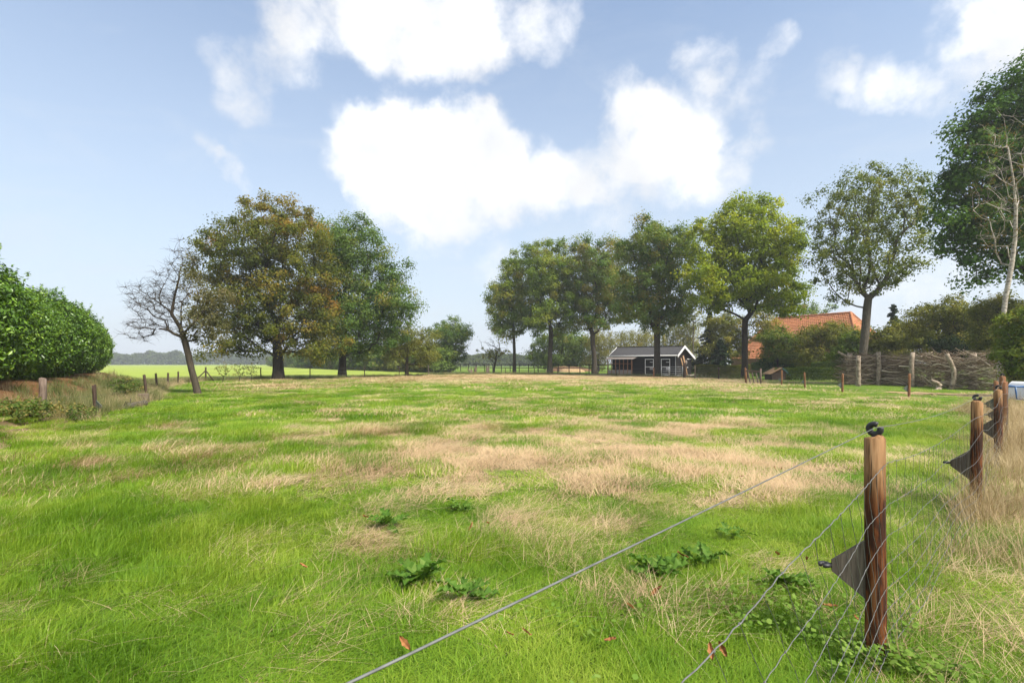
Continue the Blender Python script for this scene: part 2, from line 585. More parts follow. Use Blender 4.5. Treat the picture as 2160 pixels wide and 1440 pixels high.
def build_ground():
    nr, na = 235, 420
    r = np.concatenate([[0.0], .3 * np.power(3200 / .3, np.arange(nr) / (nr - 1))])
    # finer spokes where the camera looks
    a = np.concatenate([np.linspace(-math.radians(52), math.radians(52), 301), np.linspace(math.radians(52), math.radians(308), 121)[1:-1]])
    A, R = np.meshgrid(a, r)
    X, Y = R * np.sin(A), R * np.cos(A)
    Z = H(X, Y)
    V = np.stack([X, Y, Z], -1).reshape(-1, 3)
    k = len(a)
    i, j = np.meshgrid(np.arange(len(r) - 1), np.arange(k), indexing='ij')
    j2 = (j + 1) % k
    fc = np.stack([i * k + j, i * k + j2, (i + 1) * k + j2, (i + 1) * k + j], -1).reshape(-1, 4)
    X, Y = V[:, 0], V[:, 1]
    d = np.where(Y > .2, dryness(X, Y), .4)
    inside = in_pasture(X, Y)
    far = (~inside) & (Y > 40)
    d = np.where(far, np.clip((fbm(X * .2, Y * .2, 5, 3) - .5) * 1.2, 0, .6), d)
    s = (X - HO[0]) * HN[0] + (Y - HO[1]) * HN[1]
    t = (X - HO[0]) * HD[0] + (Y - HO[1]) * HD[1]
    lit = sstep(1.9, .7, s + (fbm(X * .8, Y * .8, 12) - .5) * 1.6) * sstep(-4, -3, s) * sstep(32, 26, t)
    d = np.maximum(d, .75 * sstep(3.2, 1.2, s) * (t < 30) * (s > -5))
    me = np_mesh('ground', V, fc, ground_material(), smooth=True, pattrs={'dry': d, 'litter': lit})
    o = link('ground', me)
    return tag(o, 'uneven grass meadow ground with dry tan patches and a low bank', 'ground', kind='structure')


build_ground()


def sheet(name, poly, z, mat, label, cat, sub=1):
    v = [(x, y, z) for x, y in poly]
    mb = MB().add(v, [tuple(range(len(v)))])
    o = mb.build(name, mat)
    return tag(o, label, cat, kind='structure')


M['field'] = field_material()
fy = np.array([18, 22, 26, 30, 34, 38, 41, 44, 47.5, 51, 52.6, 58, 62, 73, 82, 96, 133, 216, 300, 470.0])
fx = np.array([-38, -38, -37, -36.5, -36, -34, -31.5, -29.8, -28.6, -26, -20.8, -16.9, -14, -12.2, -11.4, -20, -46.8, -96, -140, -180.0])
mb = MB()
vs, fs = [], []
for k, (yy, xr) in enumerate(zip(fy, fx)):
    for q in range(7):
        xl = -1.7 * yy - 120
        vs.append((xl + (xr - xl) * q / 6, yy, .03))
for k in range(len(fy) - 1):
    for q in range(6):
        fs.append((k * 7 + q, k * 7 + q + 1, (k + 1) * 7 + q + 1, (k + 1) * 7 + q))
fo = mb.add(vs, fs).build('crop_field', M['field'])
tag(fo, 'wide bright yellow-green crop field beyond the wire fence', 'field', kind='structure')
M['road'] = plain_mat('road_tarmac', (.30, .30, .29), .9, .2)
sheet('road', [(-700, 470.3), (-150, 470.3), (-150, 480), (-700, 480)], .05, M['road'], 'thin grey country road along the far edge of the crop field', 'road')
M['sandpath'] = grain_mat('sandy_path', [(.3, (.20, .13, .065)), (.5, (.34, .23, .12)), (.7, (.42, .31, .18))], (1, 1, 1), 5.0, .95)
M['yard'] = grain_mat('yard_paving', [(.3, (.28, .24, .19)), (.6, (.42, .37, .30)), (.8, (.48, .43, .36))], (1, 1, 1), 1.2, .9)
pu = np.linspace(1862, 2150, 40)
rgp = np.random.default_rng(4)
lo = np.interp(pu, [1862, 1900, 1990, 2150], [828, 832, 836, 843]) + rgp.normal(0, .5, 40)
hi = np.interp(pu, [1862, 1900, 1990, 2150], [827, 826, 828, 833]) + rgp.normal(0, .4, 40)
vs, fs = [], []
for k in range(40):
    for q in range(4):
        x, y = ph(pu[k], lo[k] + (hi[k] - lo[k]) * q / 3)
        vs.append((x, y, h(x, y) + .02))
    if k:
        fs += [((k - 1) * 4 + q, k * 4 + q, k * 4 + q + 1, (k - 1) * 4 + q + 1) for q in range(3)]
tag(MB().add(vs, fs).build('path', M['sandpath']), 'worn sandy strip along the mown lawn before the brushwood stack', 'path', kind='structure')
p = [(17.2, 62.5), (24.5, 62), (30, 70), (26, 77), (13, 77), (12, 68.5)]
sheet('yard', p, .02, M['yard'], 'pale paved yard in front of the black stable', 'yard')

# ------------------------------------------------------------------ grass (geometry-node scatter of small tufts)
def blades(n, rad, hmin, hmax, w, lean, segs, rng, droop=.5, flat=0.0):
    """one tuft: n curved tapering blades within a radius"""
    th = rng.uniform(0, 2 * math.pi, n)
    rr = rad * np.sqrt(rng.uniform(0, 1, n))
    bx, by = rr * np.cos(th), rr * np.sin(th)
    hh = rng.uniform(hmin, hmax, n)
    az = .35 + rng.normal(0, 1.05, n)          # most blades lean with the wind
    ln = np.abs(rng.normal(0, lean, n)) + flat
    dx, dy = np.cos(az), np.sin(az)
    sx, sy = -dy, dx
    V, Fq, T = [], [], []
    ts = np.linspace(0, 1, segs + 1)
    tint = np.clip(rng.normal(.5, .22, n), 0, 1)
    cols = []
    for t in ts:
        off = ln * hh * (t * .6 + droop * t * t)
        z = hh * (t - .28 * ln * droop * t * t * 1.2)
        z = np.maximum(z, .004 + .02 * t)
        ww = w * (1 - t ** 1.6) * (1 + .6 * rng.uniform(-.4, .4, n)) + .0002
        cx, cy = bx + dx * off, by + dy * off
        cols.append((np.stack([cx - sx * ww / 2, cy - sy * ww / 2, z], -1), np.stack([cx + sx * ww / 2, cy + sy * ww / 2, z], -1)))
    V = np.concatenate([np.stack(c, 1).reshape(-1, 3) for c in cols])   # seg-major: each seg has 2n verts
    base = np.arange(n) * 2
    for s in range(segs):
        a0, a1 = s * 2 * n + base, (s + 1) * 2 * n + base
        Fq.append(np.stack([a0, a0 + 1, a1 + 1, a1], -1))
        T.append(tint)
    return V, np.concatenate(Fq), np.concatenate(T)


def grass_mat(name, stops, trans=.42, patch=.46, rough=.55):
    m, b, out = new_mat(name)
    at = b.n('ShaderNodeAttribute', attribute_name='tint')
    pos = b.n('ShaderNodeNewGeometry').outputs['Position']
    rnd = b.n('ShaderNodeObjectInfo').outputs['Random']
    n = b.noise(pos, .55, 4.0, .6)
    t = b.math('ADD', b.math('MULTIPLY', at.outputs['Fac'], .45), b.math('MULTIPLY', rnd, .22))
    t = b.math('ADD', t, b.remap(n, .30, .70, -.12, patch), clamp=True)
    col = b.ramp(t, stops)
    p = principled(b, None, col, rough, .25)
    tr = b.n('ShaderNodeBsdfTranslucent')
    b.put(tr.inputs['Color'], b.mix(1.0, col, (1.15, 1.15, .75), 'MULTIPLY'))
    mx = b.n('ShaderNodeMixShader')
    mx.inputs[0].default_value = trans
    b.t.links.new(p.outputs[0], mx.inputs[1])
    b.t.links.new(tr.outputs[0], mx.inputs[2])
    b.t.links.new(mx.outputs[0], out.inputs['Surface'])
    return m


M['grass'] = grass_mat('grass_blades', [(0, (.070, .160, .010)), (.35, (.15, .28, .017)), (.65, (.25, .36, .030)), (1, (.40, .445, .08))])
M['straw'] = grass_mat('dry_grass_blades', [(0, (.30, .205, .105)), (.35, (.52, .375, .22)), (.7, (.67, .51, .325)), (1, (.76, .62, .43))], trans=.25, patch=.25)
M['dead'] = grass_mat('dead_tall_grass_blades', [(0, (.17, .115, .055)), (.35, (.35, .26, .14)), (.7, (.57, .45, .27)), (1, (.74, .62, .42))], trans=.22, patch=.3)
M['bankgrass'] = grass_mat('bank_grass_blades', [(0, (.055, .085, .02)), (.35, (.11, .15, .04)), (.7, (.24, .21, .09)), (1, (.42, .33, .18))], trans=.3, patch=.4)


def scatter(name, P, rotz, scl, idx, temps, tilt=None):
    me = bpy.data.meshes.new(name)
    n = len(P)
    me.vertices.add(n)
    me.vertices.foreach_set('co', np.ascontiguousarray(P, np.float32).ravel())
    rot = np.zeros((n, 3), np.float32)
    rot[:, 2] = rotz
    if tilt is not None:
        rot[:, 0], rot[:, 1] = tilt[:, 0], tilt[:, 1]
    a = me.attributes.new('rot', 'FLOAT_VECTOR', 'POINT')
    a.data.foreach_set('vector', rot.ravel())
    a = me.attributes.new('scl', 'FLOAT_VECTOR', 'POINT')
    sv = np.asarray(scl, np.float32)
    if sv.ndim == 1:
        sv = np.repeat(sv[:, None], 3, 1)
    a.data.foreach_set('vector', np.ascontiguousarray(sv).ravel())
    a = me.attributes.new('idx', 'INT', 'POINT')
    a.data.foreach_set('value', np.ascontiguousarray(idx, np.int32))
    o = link(name, me)
    ng = bpy.data.node_groups.new(name + '_scatter', 'GeometryNodeTree')
    ng.interface.new_socket('Geometry', in_out='INPUT', socket_type='NodeSocketGeometry')
    ng.interface.new_socket('Geometry', in_out='OUTPUT', socket_type='NodeSocketGeometry')
    N, L = ng.nodes, ng.links
    gi, go = N.new('NodeGroupInput'), N.new('NodeGroupOutput')
    iop = N.new('GeometryNodeInstanceOnPoints')
    jn = N.new('GeometryNodeJoinGeometry')
    for tob in reversed(temps):
        oi = N.new('GeometryNodeObjectInfo')
        oi.inputs['Object'].default_value = tob
        oi.inputs['As Instance'].default_value = True
        L.new(oi.outputs['Geometry'], jn.inputs[0])

    def named(nm, dt):
        q = N.new('GeometryNodeInputNamedAttribute')
        q.data_type = dt
        q.inputs[0].default_value = nm
        return q.outputs[0]
    e2r = N.new('FunctionNodeEulerToRotation')
    L.new(named('rot', 'FLOAT_VECTOR'), e2r.inputs[0])
    L.new(gi.outputs[0], iop.inputs['Points'])
    L.new(jn.outputs[0], iop.inputs['Instance'])
    iop.inputs['Pick Instance'].default_value = True
    L.new(named('idx', 'INT'), iop.inputs['Instance Index'])
    L.new(e2r.outputs[0], iop.inputs['Rotation'])
    L.new(named('scl', 'FLOAT_VECTOR'), iop.inputs['Scale'])
    L.new(iop.outputs[0], go.inputs[0])
    md = o.modifiers.new('scatter', 'NODES')
    md.node_group = ng
    return o


def tuft_set(kind, mat, specs):
    obs = []
    for k, sp in enumerate(specs):
        V, fq, T = blades(rng=np.random.default_rng(100 + k + hash_id(kind)), **sp)
        obs.append(bpy.data.objects.new('tuft_' + kind, np_mesh('tuft_' + kind, V, fq, mat, tint=T)))
    return obs


def hash_id(s):
    return sum(ord(c) * (i + 3) for i, c in enumerate(s)) % 9973


def wedge(r0, r1, n, seed, wide=1.10):
    """n points spread evenly over the part of the ground between two distances that the camera can see"""
    rg = np.random.default_rng(seed)
    y = np.sqrt(rg.uniform(r0 * r0, r1 * r1, n))
    x = rg.uniform(-1, 1, n) * (wide * y + 1.5)
    return x, y


def tiles(r0, r1, R, seed, wide=1.10):
    """jittered hexagonal grid of tuft-tile centres between two distances"""
    rg = np.random.default_rng(seed)
    st = 1.12 * R
    ys = np.arange(r0, r1, st * .87)
    X, Y = [], []
    for k, y in enumerate(ys):
        w = wide * y + 1.5
        x = np.arange(-w, w, st) + (k % 2) * st / 2
        X.append(x)
        Y.append(np.full(len(x), y))
    x, y = np.concatenate(X), np.concatenate(Y)
    return x + rg.normal(0, .16 * st, len(x)), y + rg.normal(0, .16 * st, len(x))


BANDS = [  # distance band, tile radius, grass tuft, straw tuft (n is for a full tile)
    (0.35, 2.4, .16, dict(n=330, hmin=.05, hmax=.17, w=.0036, lean=.8, segs=3), dict(n=50, hmin=.08, hmax=.20, w=.0022, lean=1.3, segs=3, flat=.6)),
    (2.4, 6.0, .20, dict(n=360, hmin=.05, hmax=.16, w=.0046, lean=.8, segs=3), dict(n=150, hmin=.08, hmax=.22, w=.0032, lean=1.3, segs=3, flat=.6)),
    (6.0, 14., .30, dict(n=320, hmin=.05, hmax=.15, w=.0085, lean=.75, segs=2), dict(n=210, hmin=.08, hmax=.22, w=.0065, lean=1.2, segs=2, flat=.5)),
    (14., 30., .50, dict(n=300, hmin=.05, hmax=.14, w=.018, lean=.75, segs=2), dict(n=150, hmin=.07, hmax=.20, w=.014, lean=1.0, segs=2, flat=.4)),
    (30., 76., 1.0, dict(n=220, hmin=.05, hmax=.14, w=.044, lean=.7, segs=1), dict(n=190, hmin=.07, hmax=.24, w=.034, lean=.9, segs=1, flat=.3)),
]


def hedge_st(x, y):
    s = (x - HO[0]) * HN[0] + (y - HO[1]) * HN[1]
    t = (x - HO[0]) * HD[0] + (y - HO[1]) * HD[1]
    return s, t


def build_grass():
    rg = np.random.default_rng(11)
    for fam, mat in (('grass', M['grass']), ('dry_grass', M['straw'])):
        Pt, Rz, Sc, Id, temps = [], [], [], [], []
        for bi, (r0, r1, R, gsp, ssp) in enumerate(BANDS):
            x, y = tiles(r0, r1, R, 31 + bi)
            ok = in_pasture(x, y)
            right = (x > np.interp(y, RB_Y, RB_X)) & (y < 46)
            d = dryness(x, y)
            rnd = rg.uniform(0, 1, len(x))
            if fam == 'grass':
                dens = np.where(right, .6 + .2 * (y < 17), 1 - .82 * sstep(.16, .85, d))
                keep = (ok | right) & (rnd < .25 + 1.1 * dens)
                lev = np.clip(np.round(dens * 2 + rg.uniform(-.45, .45, len(x))), 0, 2).astype(int)
            else:
                dens = np.where(right, .24 * (y < 18), np.clip(1.3 * (d - .04), 0, 1))
                keep = (ok | right) & (rnd < .09 + 2.2 * dens)
                lev = np.clip(np.round(dens * 2.2 + rg.uniform(-.45, .45, len(x))), 0, 2).astype(int)
            x, y, d, right, lev = x[keep], y[keep], d[keep], right[keep], lev[keep]
            tv = fbm(x * .9, y * .9, 61, 3)
            s = .34 + .62 * sstep(.3, .72, tv) + rg.uniform(-.1, .18, len(x))
            if fam == 'grass':
                s = np.where(right & (y > 17), s * .45, s)
                s = s * (1 + .6 * np.clip(vn(x * .33 + 4, y * .5, 88) - .45, 0, 1)) * np.clip(1 - (y - 12) / 60, .62, 1)
            if fam == 'grass':
                s = s * (1 - .45 * sstep(.2, .8, d))
            wide_ = .95 + .12 * s
            Pt.append(np.stack([x, y, H(x, y) - .012], -1))
            Rz.append(rg.normal(0, .45, len(x)) + (fbm(x * .4, y * .4, 29, 2) - .5) * 2.2)
            Sc.append(np.stack([wide_, wide_, s], -1))
            sp = gsp if fam == 'grass' else ssp
            nv = 3
            for q, fr in enumerate((.28, .6, 1.0)):
                temps += tuft_set(fam + str(bi) + str(q), mat, [dict(sp, n=int(sp['n'] * fr), rad=R)] * nv)
            Id.append(bi * 9 + lev * 3 + rg.integers(0, nv, len(x)))
        o = scatter(fam, np.concatenate(Pt), np.concatenate(Rz), np.concatenate(Sc), np.concatenate(Id), temps)
        if fam == 'grass':
            tag(o, 'fresh green meadow grass covering the whole pasture', 'grass', kind='stuff')
        else:
            tag(o, 'matted dry tan grass in patches across the meadow', 'dry grass', kind='stuff')

    # tall dead grass on the camera side of the wire fence and round the fence feet
    temps = tuft_set('tall', M['dead'], [dict(n=34, rad=.16, hmin=.25, hmax=.72, w=.0042, lean=.45, segs=4, droop=.9)] * 4
                     + [dict(n=26, rad=.2, hmin=.15, hmax=.45, w=.0045, lean=1.1, segs=4, droop=.9, flat=.4)] * 3)
    x, y = wedge(2.3, 19, 5200, 91, 1.12)
    off = x - np.interp(y, RB_Y, RB_X)
    clump = fbm(x * 1.1, y * 1.1, 19, 3)
    path = (off > 1.35 + .12 * y) & (y < 9)
    keep = (off > -.12) & (off < 4 + y) & ~path & (rg.uniform(0, 1, len(x)) < (.16 + 1.3 * sstep(.42, .68, clump)))
    x, y = x[keep], y[keep]
    sc = .55 + .5 * fbm(x * .8, y * .8, 23, 2) + rg.uniform(-.1, .3, len(x))
    sc = sc * np.clip(.62 + (y - 2.3) * .085, .55, 1.15)
    P1 = [np.stack([x, y, H(x, y) - .02], -1)]
    S1 = [sc]
    I1 = [rg.integers(0, 7, len(x))]
    fpx, fpy = np.array(RB_X), np.array(RB_Y)
    tq = rg.uniform(0, 1, 1500) ** .7
    yy = 3.4 + 14.5 * tq
    xx = np.interp(yy, fpy, fpx) + rg.normal(.30, .28, 1500) * (1 + .06 * yy)
    kb = fbm(xx * 1.3, yy * 1.3, 37, 2) > .46
    P1.append(np.stack([xx, yy, H(xx, yy) - .02], -1)[kb])
    S1.append((rg.uniform(.6, 1.05, 1500) * np.clip(.6 + yy * .05, .6, 1.1))[kb])
    I1.append(rg.integers(0, 7, 1500)[kb])
    for ix, cnt in ((4, 46), (5, 40), (6, 34), (7, 34)):
        bx0, by0 = RB_X[ix], RB_Y[ix]
        dv = -np.array([bx0, by0]) / math.hypot(bx0, by0)
        a_ = rg.uniform(-.05, .75, cnt)
        xx = bx0 + dv[0] * a_ + rg.normal(.12, .16, cnt)
        yy = by0 + dv[1] * a_ + rg.normal(-.02, .12, cnt)
        P1.append(np.stack([xx, yy, H(xx, yy) - .02], -1))
        S1.append(rg.uniform(.55, 1.0, cnt))
        I1.append(rg.integers(0, 7, cnt))
    # along the other boundary and round tree feet
    tb = rg.uniform(-10, 30, 420)
    sb = rg.uniform(.9, 3.4, 420)
    xx = HO[0] + HD[0] * tb + HN[0] * sb
    yy = HO[1] + HD[1] * tb + HN[1] * sb
    kb = (fbm(xx * .8, yy * .8, 71, 2) > .5) & (yy > 7) & (xx < np.interp(yy, LB_Y, LB_X) + .5)
    P1.append(np.stack([xx, yy, H(xx, yy) - .02], -1)[kb])
    S1.append(rg.uniform(.5, 1.0, 420)[kb])
    I1.append(rg.integers(0, 7, 420)[kb])
    for (Yk, Xk, n, wd) in ((LB_Y, LB_X, 900, 1.1),):
        yy = rg.uniform(12, 46, n)
        xx = np.interp(yy, Yk, Xk) + rg.normal(-.3, wd * .5, n)
        P1.append(np.stack([xx, yy, H(xx, yy) - .02], -1))
        S1.append(rg.uniform(.5, 1.1, n))
        I1.append(rg.integers(0, 7, n))
    P = np.concatenate(P1)
    o = scatter('tall_dry_grass', P, rg.uniform(0, 6.28, len(P)), np.concatenate(S1), np.concatenate(I1), temps)
    tag(o, 'tall bleached dead grass crowding the fence lines', 'dry grass', kind='stuff')

    # rough growth on the bank
    temps = tuft_set('bank', M['bankgrass'], [dict(n=40, rad=.2, hmin=.2, hmax=.55, w=.010, lean=.7, segs=3, droop=.8)] * 5)
    n = 5200
    t = rg.uniform(-12, 33, n)
    s = rg.uniform(.35, 3.6, n)
    x = HO[0] + HD[0] * t + HN[0] * s
    y = HO[1] + HD[1] * t + HN[1] * s
    keep = (x < np.interp(y, LB_Y, LB_X) + .4) & (y > 6) & (rg.uniform(0, 1, n) < .15 + sstep(.6, 1.9, s + (fbm(x * .7, y * .7, 4) - .5) * 1.4))
    x, y = x[keep], y[keep]
    P = [np.stack([x, y, H(x, y) - .03], -1)]
    S = [rg.uniform(.5, 1.15, len(x))]
    # weedy strip between fence and crop
    yy = rg.uniform(30, 50, 700)
    xx = np.interp(yy, LB_Y, LB_X) - np.abs(rg.normal(.3, .8, 700))
    P.append(np.stack([xx, yy, H(xx, yy) - .02], -1)); S.append(rg.uniform(.5, 1.1, 700))
    xx = rg.uniform(-28, 24, 1500)
    yy = np.interp(xx, BC_X, BC_Y) + rg.normal(.2, .5, 1500)
    P.append(np.stack([xx, yy, H(xx, yy) - .02], -1)); S.append(rg.uniform(.5, 1.2, 1500))
    P = np.concatenate(P)
    o = scatter('bank_weeds', P, rg.uniform(0, 6.28, len(P)), np.concatenate(S), rg.integers(0, 5, len(P)), temps)
    tag(o, 'rank half-dead weeds and grass on the bank and field edges', 'weeds', kind='stuff')


build_grass()

# ------------------------------------------------------------------ trees
def leaf_arrays(C, Nrm, L, W, rng, fold=.25, D=None):
    """folded diamond leaves at centres C with normals Nrm"""
    n = len(C)
    Nrm = Nrm / (np.linalg.norm(Nrm, axis=1, keepdims=True) + 1e-9)
    if D is None:
        D = rng.normal(size=(n, 3))
    D = D - Nrm * np.sum(D * Nrm, 1, keepdims=True)
    D /= (np.linalg.norm(D, axis=1, keepdims=True) + 1e-9)
    S = np.cross(Nrm, D)
    L = np.broadcast_to(L, (n,))[:, None]
    W = np.broadcast_to(W, (n,))[:, None]
    v0 = C - D * L / 2
    v2 = C + D * L / 2
    m = C - D * L * .05
    v1 = m + S * W / 2 + Nrm * W * fold
    v3 = m - S * W / 2 + Nrm * W * fold
    V = np.stack([v0, v1, v2, v3], 1).reshape(-1, 3)
    b = np.arange(n)[:, None] * 4
    Fc = np.concatenate([b + np.array([[0, 1, 2]]), b + np.array([[0, 2, 3]])], 1).reshape(-1, 3)
    return V, Fc


def sample_lobes(lobes, n, rng, shell=.45):
    """spread clump centres through the lobes (offsets from the tree foot), crowding the outside"""
    lob = np.array(lobes, float)
    vol = lob[:, 3] * lob[:, 4] * lob[:, 5]
    pts = []
    mind = .72 * (vol.sum() * 4.19 / n) ** (1 / 3)
    P = np.zeros((0, 3))
    tries = 0
    while len(P) < n and tries < 60:
        k = rng.choice(len(lob), 400, p=vol ** .8 / (vol ** .8).sum())
        d = rng.normal(size=(400, 3))
        d /= np.linalg.norm(d, axis=1, keepdims=True)
        rr = rng.uniform(0, 1, (400, 1)) ** shell
        lump = .88 + .22 * np.sin(d[:, :1] * 5.3 + k[:, None]) * np.sin(d[:, 1:2] * 4.7 + 2 * k[:, None] + 1) + .18 * np.sin(d[:, 2:] * 6.1 + 3 * k[:, None])
        c = lob[k, :3] + d * rr * lump * lob[k, 3:6]
        for q in c:
            if len(P) == 0 or np.min(np.sum((P - q) ** 2, 1)) > mind * mind:
                P = np.vstack([P, q])
                if len(P) >= n:
                    break
        mind *= .93
        tries += 1
    return P


def skeleton(trunk, fork, clumps, rng, bf=.3, step=1.2, bow=.12, jit=.06):
    """grow branches: every clump is tied to the nearest and shortest way back to the trunk"""
    pos, par, path = [], [], []
    acc = 0
    for i, q in enumerate(trunk):
        acc += 0 if i == 0 else np.linalg.norm(np.array(q) - np.array(trunk[i - 1]))
        pos.append(np.array(q, float)); par.append(i - 1); path.append(acc)
    order = np.argsort(np.linalg.norm(clumps - np.array(trunk[fork]), axis=1))
    tips = []
    nmax = len(pos) + len(clumps) * 12
    PA = np.zeros((nmax, 3)); PL = np.zeros(nmax)
    k = len(pos)
    PA[:k] = pos; PL[:k] = path
    PL[:fork] = 1e6
    for ci in order:
        c = clumps[ci]
        dv = c - PA[:k]
        D = np.linalg.norm(dv, axis=1)
        up = np.clip(PA[:k, 2] - c[2], 0, None)
        cost = D + bf * PL[:k] + .9 * up
        j = int(np.argmin(cost))
        a = PA[j]
        dist = D[j]
        m = max(1, int(math.ceil(dist / step)))
        ctrl = (a + c) / 2 + np.array([0, 0, bow * dist]) + rng.normal(0, jit * dist + .01, 3)
        pj = j
        for s in range(1, m + 1):
            t = s / m
            q = (1 - t) ** 2 * a + 2 * t * (1 - t) * ctrl + t * t * c
            if k >= nmax:
                break
            PA[k] = q
            PL[k] = (PL[pj] if PL[pj] < 1e5 else 0) + np.linalg.norm(q - PA[pj])
            par.append(pj)
            pj = k
            k += 1
        tips.append((ci, pj))
    return PA[:k], par, tips


def wood_mesh(mb, PA, par, tips, r_base, r_tip, flare=1.5, r_trunk_top=None, max_sides=10):
    n = len(PA)
    cnt = np.zeros(n)
    for _, t in tips:
        cnt[t] += 1
    for i in range(n - 1, 0, -1):
        cnt[par[i]] += cnt[i]
    cnt = np.maximum(cnt, .6)
    p = math.log(r_base / r_tip) / math.log(max(cnt[0], 2))
    rad = r_tip * cnt ** p
    kids = [[] for _ in range(n)]
    for i in range(1, n):
        kids[par[i]].append(i)
    z0 = PA[0][2]
    hgt = PA[:, 2] - z0
    stack = [(0, None)]
    while stack:
        s, pr = stack.pop()
        ch = [s] if pr is None else [pr, s]
        cur = s
        while kids[cur]:
            ks = sorted(kids[cur], key=lambda q: -cnt[q])
            for o_ in ks[1:]:
                stack.append((o_, cur))
            cur = ks[0]
            ch.append(cur)
        if len(ch) < 2:
            continue
        r = rad[ch].copy()
        if pr is not None:
            r[0] = min(r[0], r[1] * 1.25)
        else:
            fl = 1 + (flare - 1) * np.exp(-hgt[ch] / (r_base * 2.2))
            r = r * fl
        r[-1] *= .6
        mx = r.max()
        sides = 3 if mx < .03 else 5 if mx < .09 else 7 if mx < .2 else max_sides
        mb.tube(PA[ch], r, sides, caps=False)
    return rad


def make_tree(name, label, cat, foot, lobes, trunk, leafmat, bark, n_clumps=240, per=80, clump_r=.9, leaf=(.2, .13), r_base=.3,
              r_tip=.018, seed=1, fork=3, group=None, bare=None, bf=.3, tint=(.5, .2), twigs=0, tintlobes=None, flare=1.5, up=.5, flat=.72, bow=.12,
              weep=0.0, step=1.2, shell=.45):
    """foot: (x, y); lobes: crown ellipsoids in world metres (x, y, z, rx, ry, rz); trunk: world points from the ground up"""
    rng = np.random.default_rng(seed)
    z0 = h(*foot)
    root = empty(name, (foot[0], foot[1], z0))
    org = np.array([foot[0], foot[1], z0])
    C = sample_lobes(lobes, n_clumps, rng, shell)
    PA, par, tips = skeleton([np.array(t, float) for t in trunk], fork, C, rng, bf, step, bow)
    mb = MB()
    wood_mesh(mb, PA, par, tips, r_base, r_tip, flare)
    isbare = np.zeros(len(C), bool)
    if bare is not None:
        isbare = bare(C)
    if twigs:
        for q in C[isbare] if bare is not None else C:
            for _ in range(twigs):
                d = rng.normal(size=3); d[2] = d[2] * .6 + .25; d /= np.linalg.norm(d)
                L = clump_r * rng.uniform(.6, 1.6)
                e = q + d * L * .5 + rng.normal(0, .08 * L, 3)
                mb.tube([q, e, q + d * L + rng.normal(0, .15 * L, 3)], [.008, .005, .0025], 3, caps=False)
    mb.build('trunk', bark, root, smooth=True, origin=org).location = (0, 0, 0)
    CL = C[~isbare]
    if len(CL) and per:
        n = len(CL) * per
        ctr = np.mean(C, 0)
        off = rng.normal(size=(n, 3))
        off = off / np.linalg.norm(off, axis=1, keepdims=True) * rng.uniform(.05, 1, (n, 1)) ** .6 * np.array([1, 1, flat]) * clump_r * .9 + rng.normal(0, .16 * clump_r, (n, 3))
        cr = np.repeat(rng.uniform(.55, 1.35, len(CL)), per)[:, None]
        base = np.repeat(CL, per, 0)
        P = base + off * cr
        if weep:
            P[:, 2] -= weep * np.abs(rng.normal(0, 1, n))
        outw = P - ctr
        outw /= (np.linalg.norm(outw, axis=1, keepdims=True) + 1e-9)
        ocl = off / (np.linalg.norm(off, axis=1, keepdims=True) + 1e-9)
        Nn = rng.normal(size=(n, 3)) * .5 + outw * .4 + ocl * .75 + np.array([0, 0, up])
        sz = rng.uniform(.65, 1.3, n)
        D = None
        if weep:
            D = rng.normal(size=(n, 3)) * .4 + np.array([0, 0, -1.0])
        V, Fc = leaf_arrays(P, Nn, leaf[0] * sz, leaf[1] * sz, rng, D=D)
        tc = rng.normal(tint[0], tint[1], len(CL))
        if tintlobes is not None:
            tc = tc + tintlobes(CL)
        T = np.repeat(np.clip(np.repeat(tc, per) + rng.normal(0, .12, n), 0, 1), 2)
        me = np_mesh('crown', V - org, Fc, leafmat, tint=T)
        link('crown', me, root)
    tag(root, label, cat, group)
    return root


LOBE_GAIN = 1.06


def lobes_px(d, spec, depth=1.0):
    """crown lobes measured in the photo (u, v, half-width, half-height[, depth shift]) for a tree at distance d"""
    out = []
    for q in spec:
        u, v, ru, rv = q[:4]
        dd = d + (q[4] if len(q) > 4 else 0.0)
        x, y, z = pa(u, v, dd)
        k = dd / F
        g = LOBE_GAIN
        out.append((x, y, z, ru * k * g, max(ru, rv) * .85 * k * depth * g, rv * k * g))
    return out


def trunk_px(d, spec):
    pts = []
    for k, (u, v) in enumerate(spec):
        x, y, z = pa(u, v, d)
        if k == 0:
            z = h(x, y) - .12
        pts.append((x, y, z))
    return pts


# two big oaks on the field edge
d = 50.8
make_tree('oak_tree', 'big spreading oak with rust-tinged crown, biggest by the crop field fence', 'tree', ph(587, 800),
          lobes_px(d, [(565, 545, 138, 118), (470, 575, 52, 92), (655, 610, 72, 105), (585, 475, 95, 58), (500, 690, 85, 66), (650, 715, 75, 52), (570, 650, 120, 80), (470, 520, 40, 45)]),
          trunk_px(d, [(587, 800), (587, 780), (586, 755), (584, 725), (580, 695)]),
          M['oak_rust'], M['bark_dark'], n_clumps=349, per=220, clump_r=1.12, leaf=(0.214, 0.138), r_base=.45, seed=21, fork=2, tint=(.30, .17), flare=1.5,
          tintlobes=lambda C: .24 * (C[:, 0] > -22.5) * (C[:, 2] < 10) * (C[:, 2] > 3.5) * (np.sin(C[:, 0] * 1.1 + C[:, 2]) > .1) + .16 * (C[:, 2] > 14) + .12 * np.sin(C[:, 2] * .9))
d = 57.6
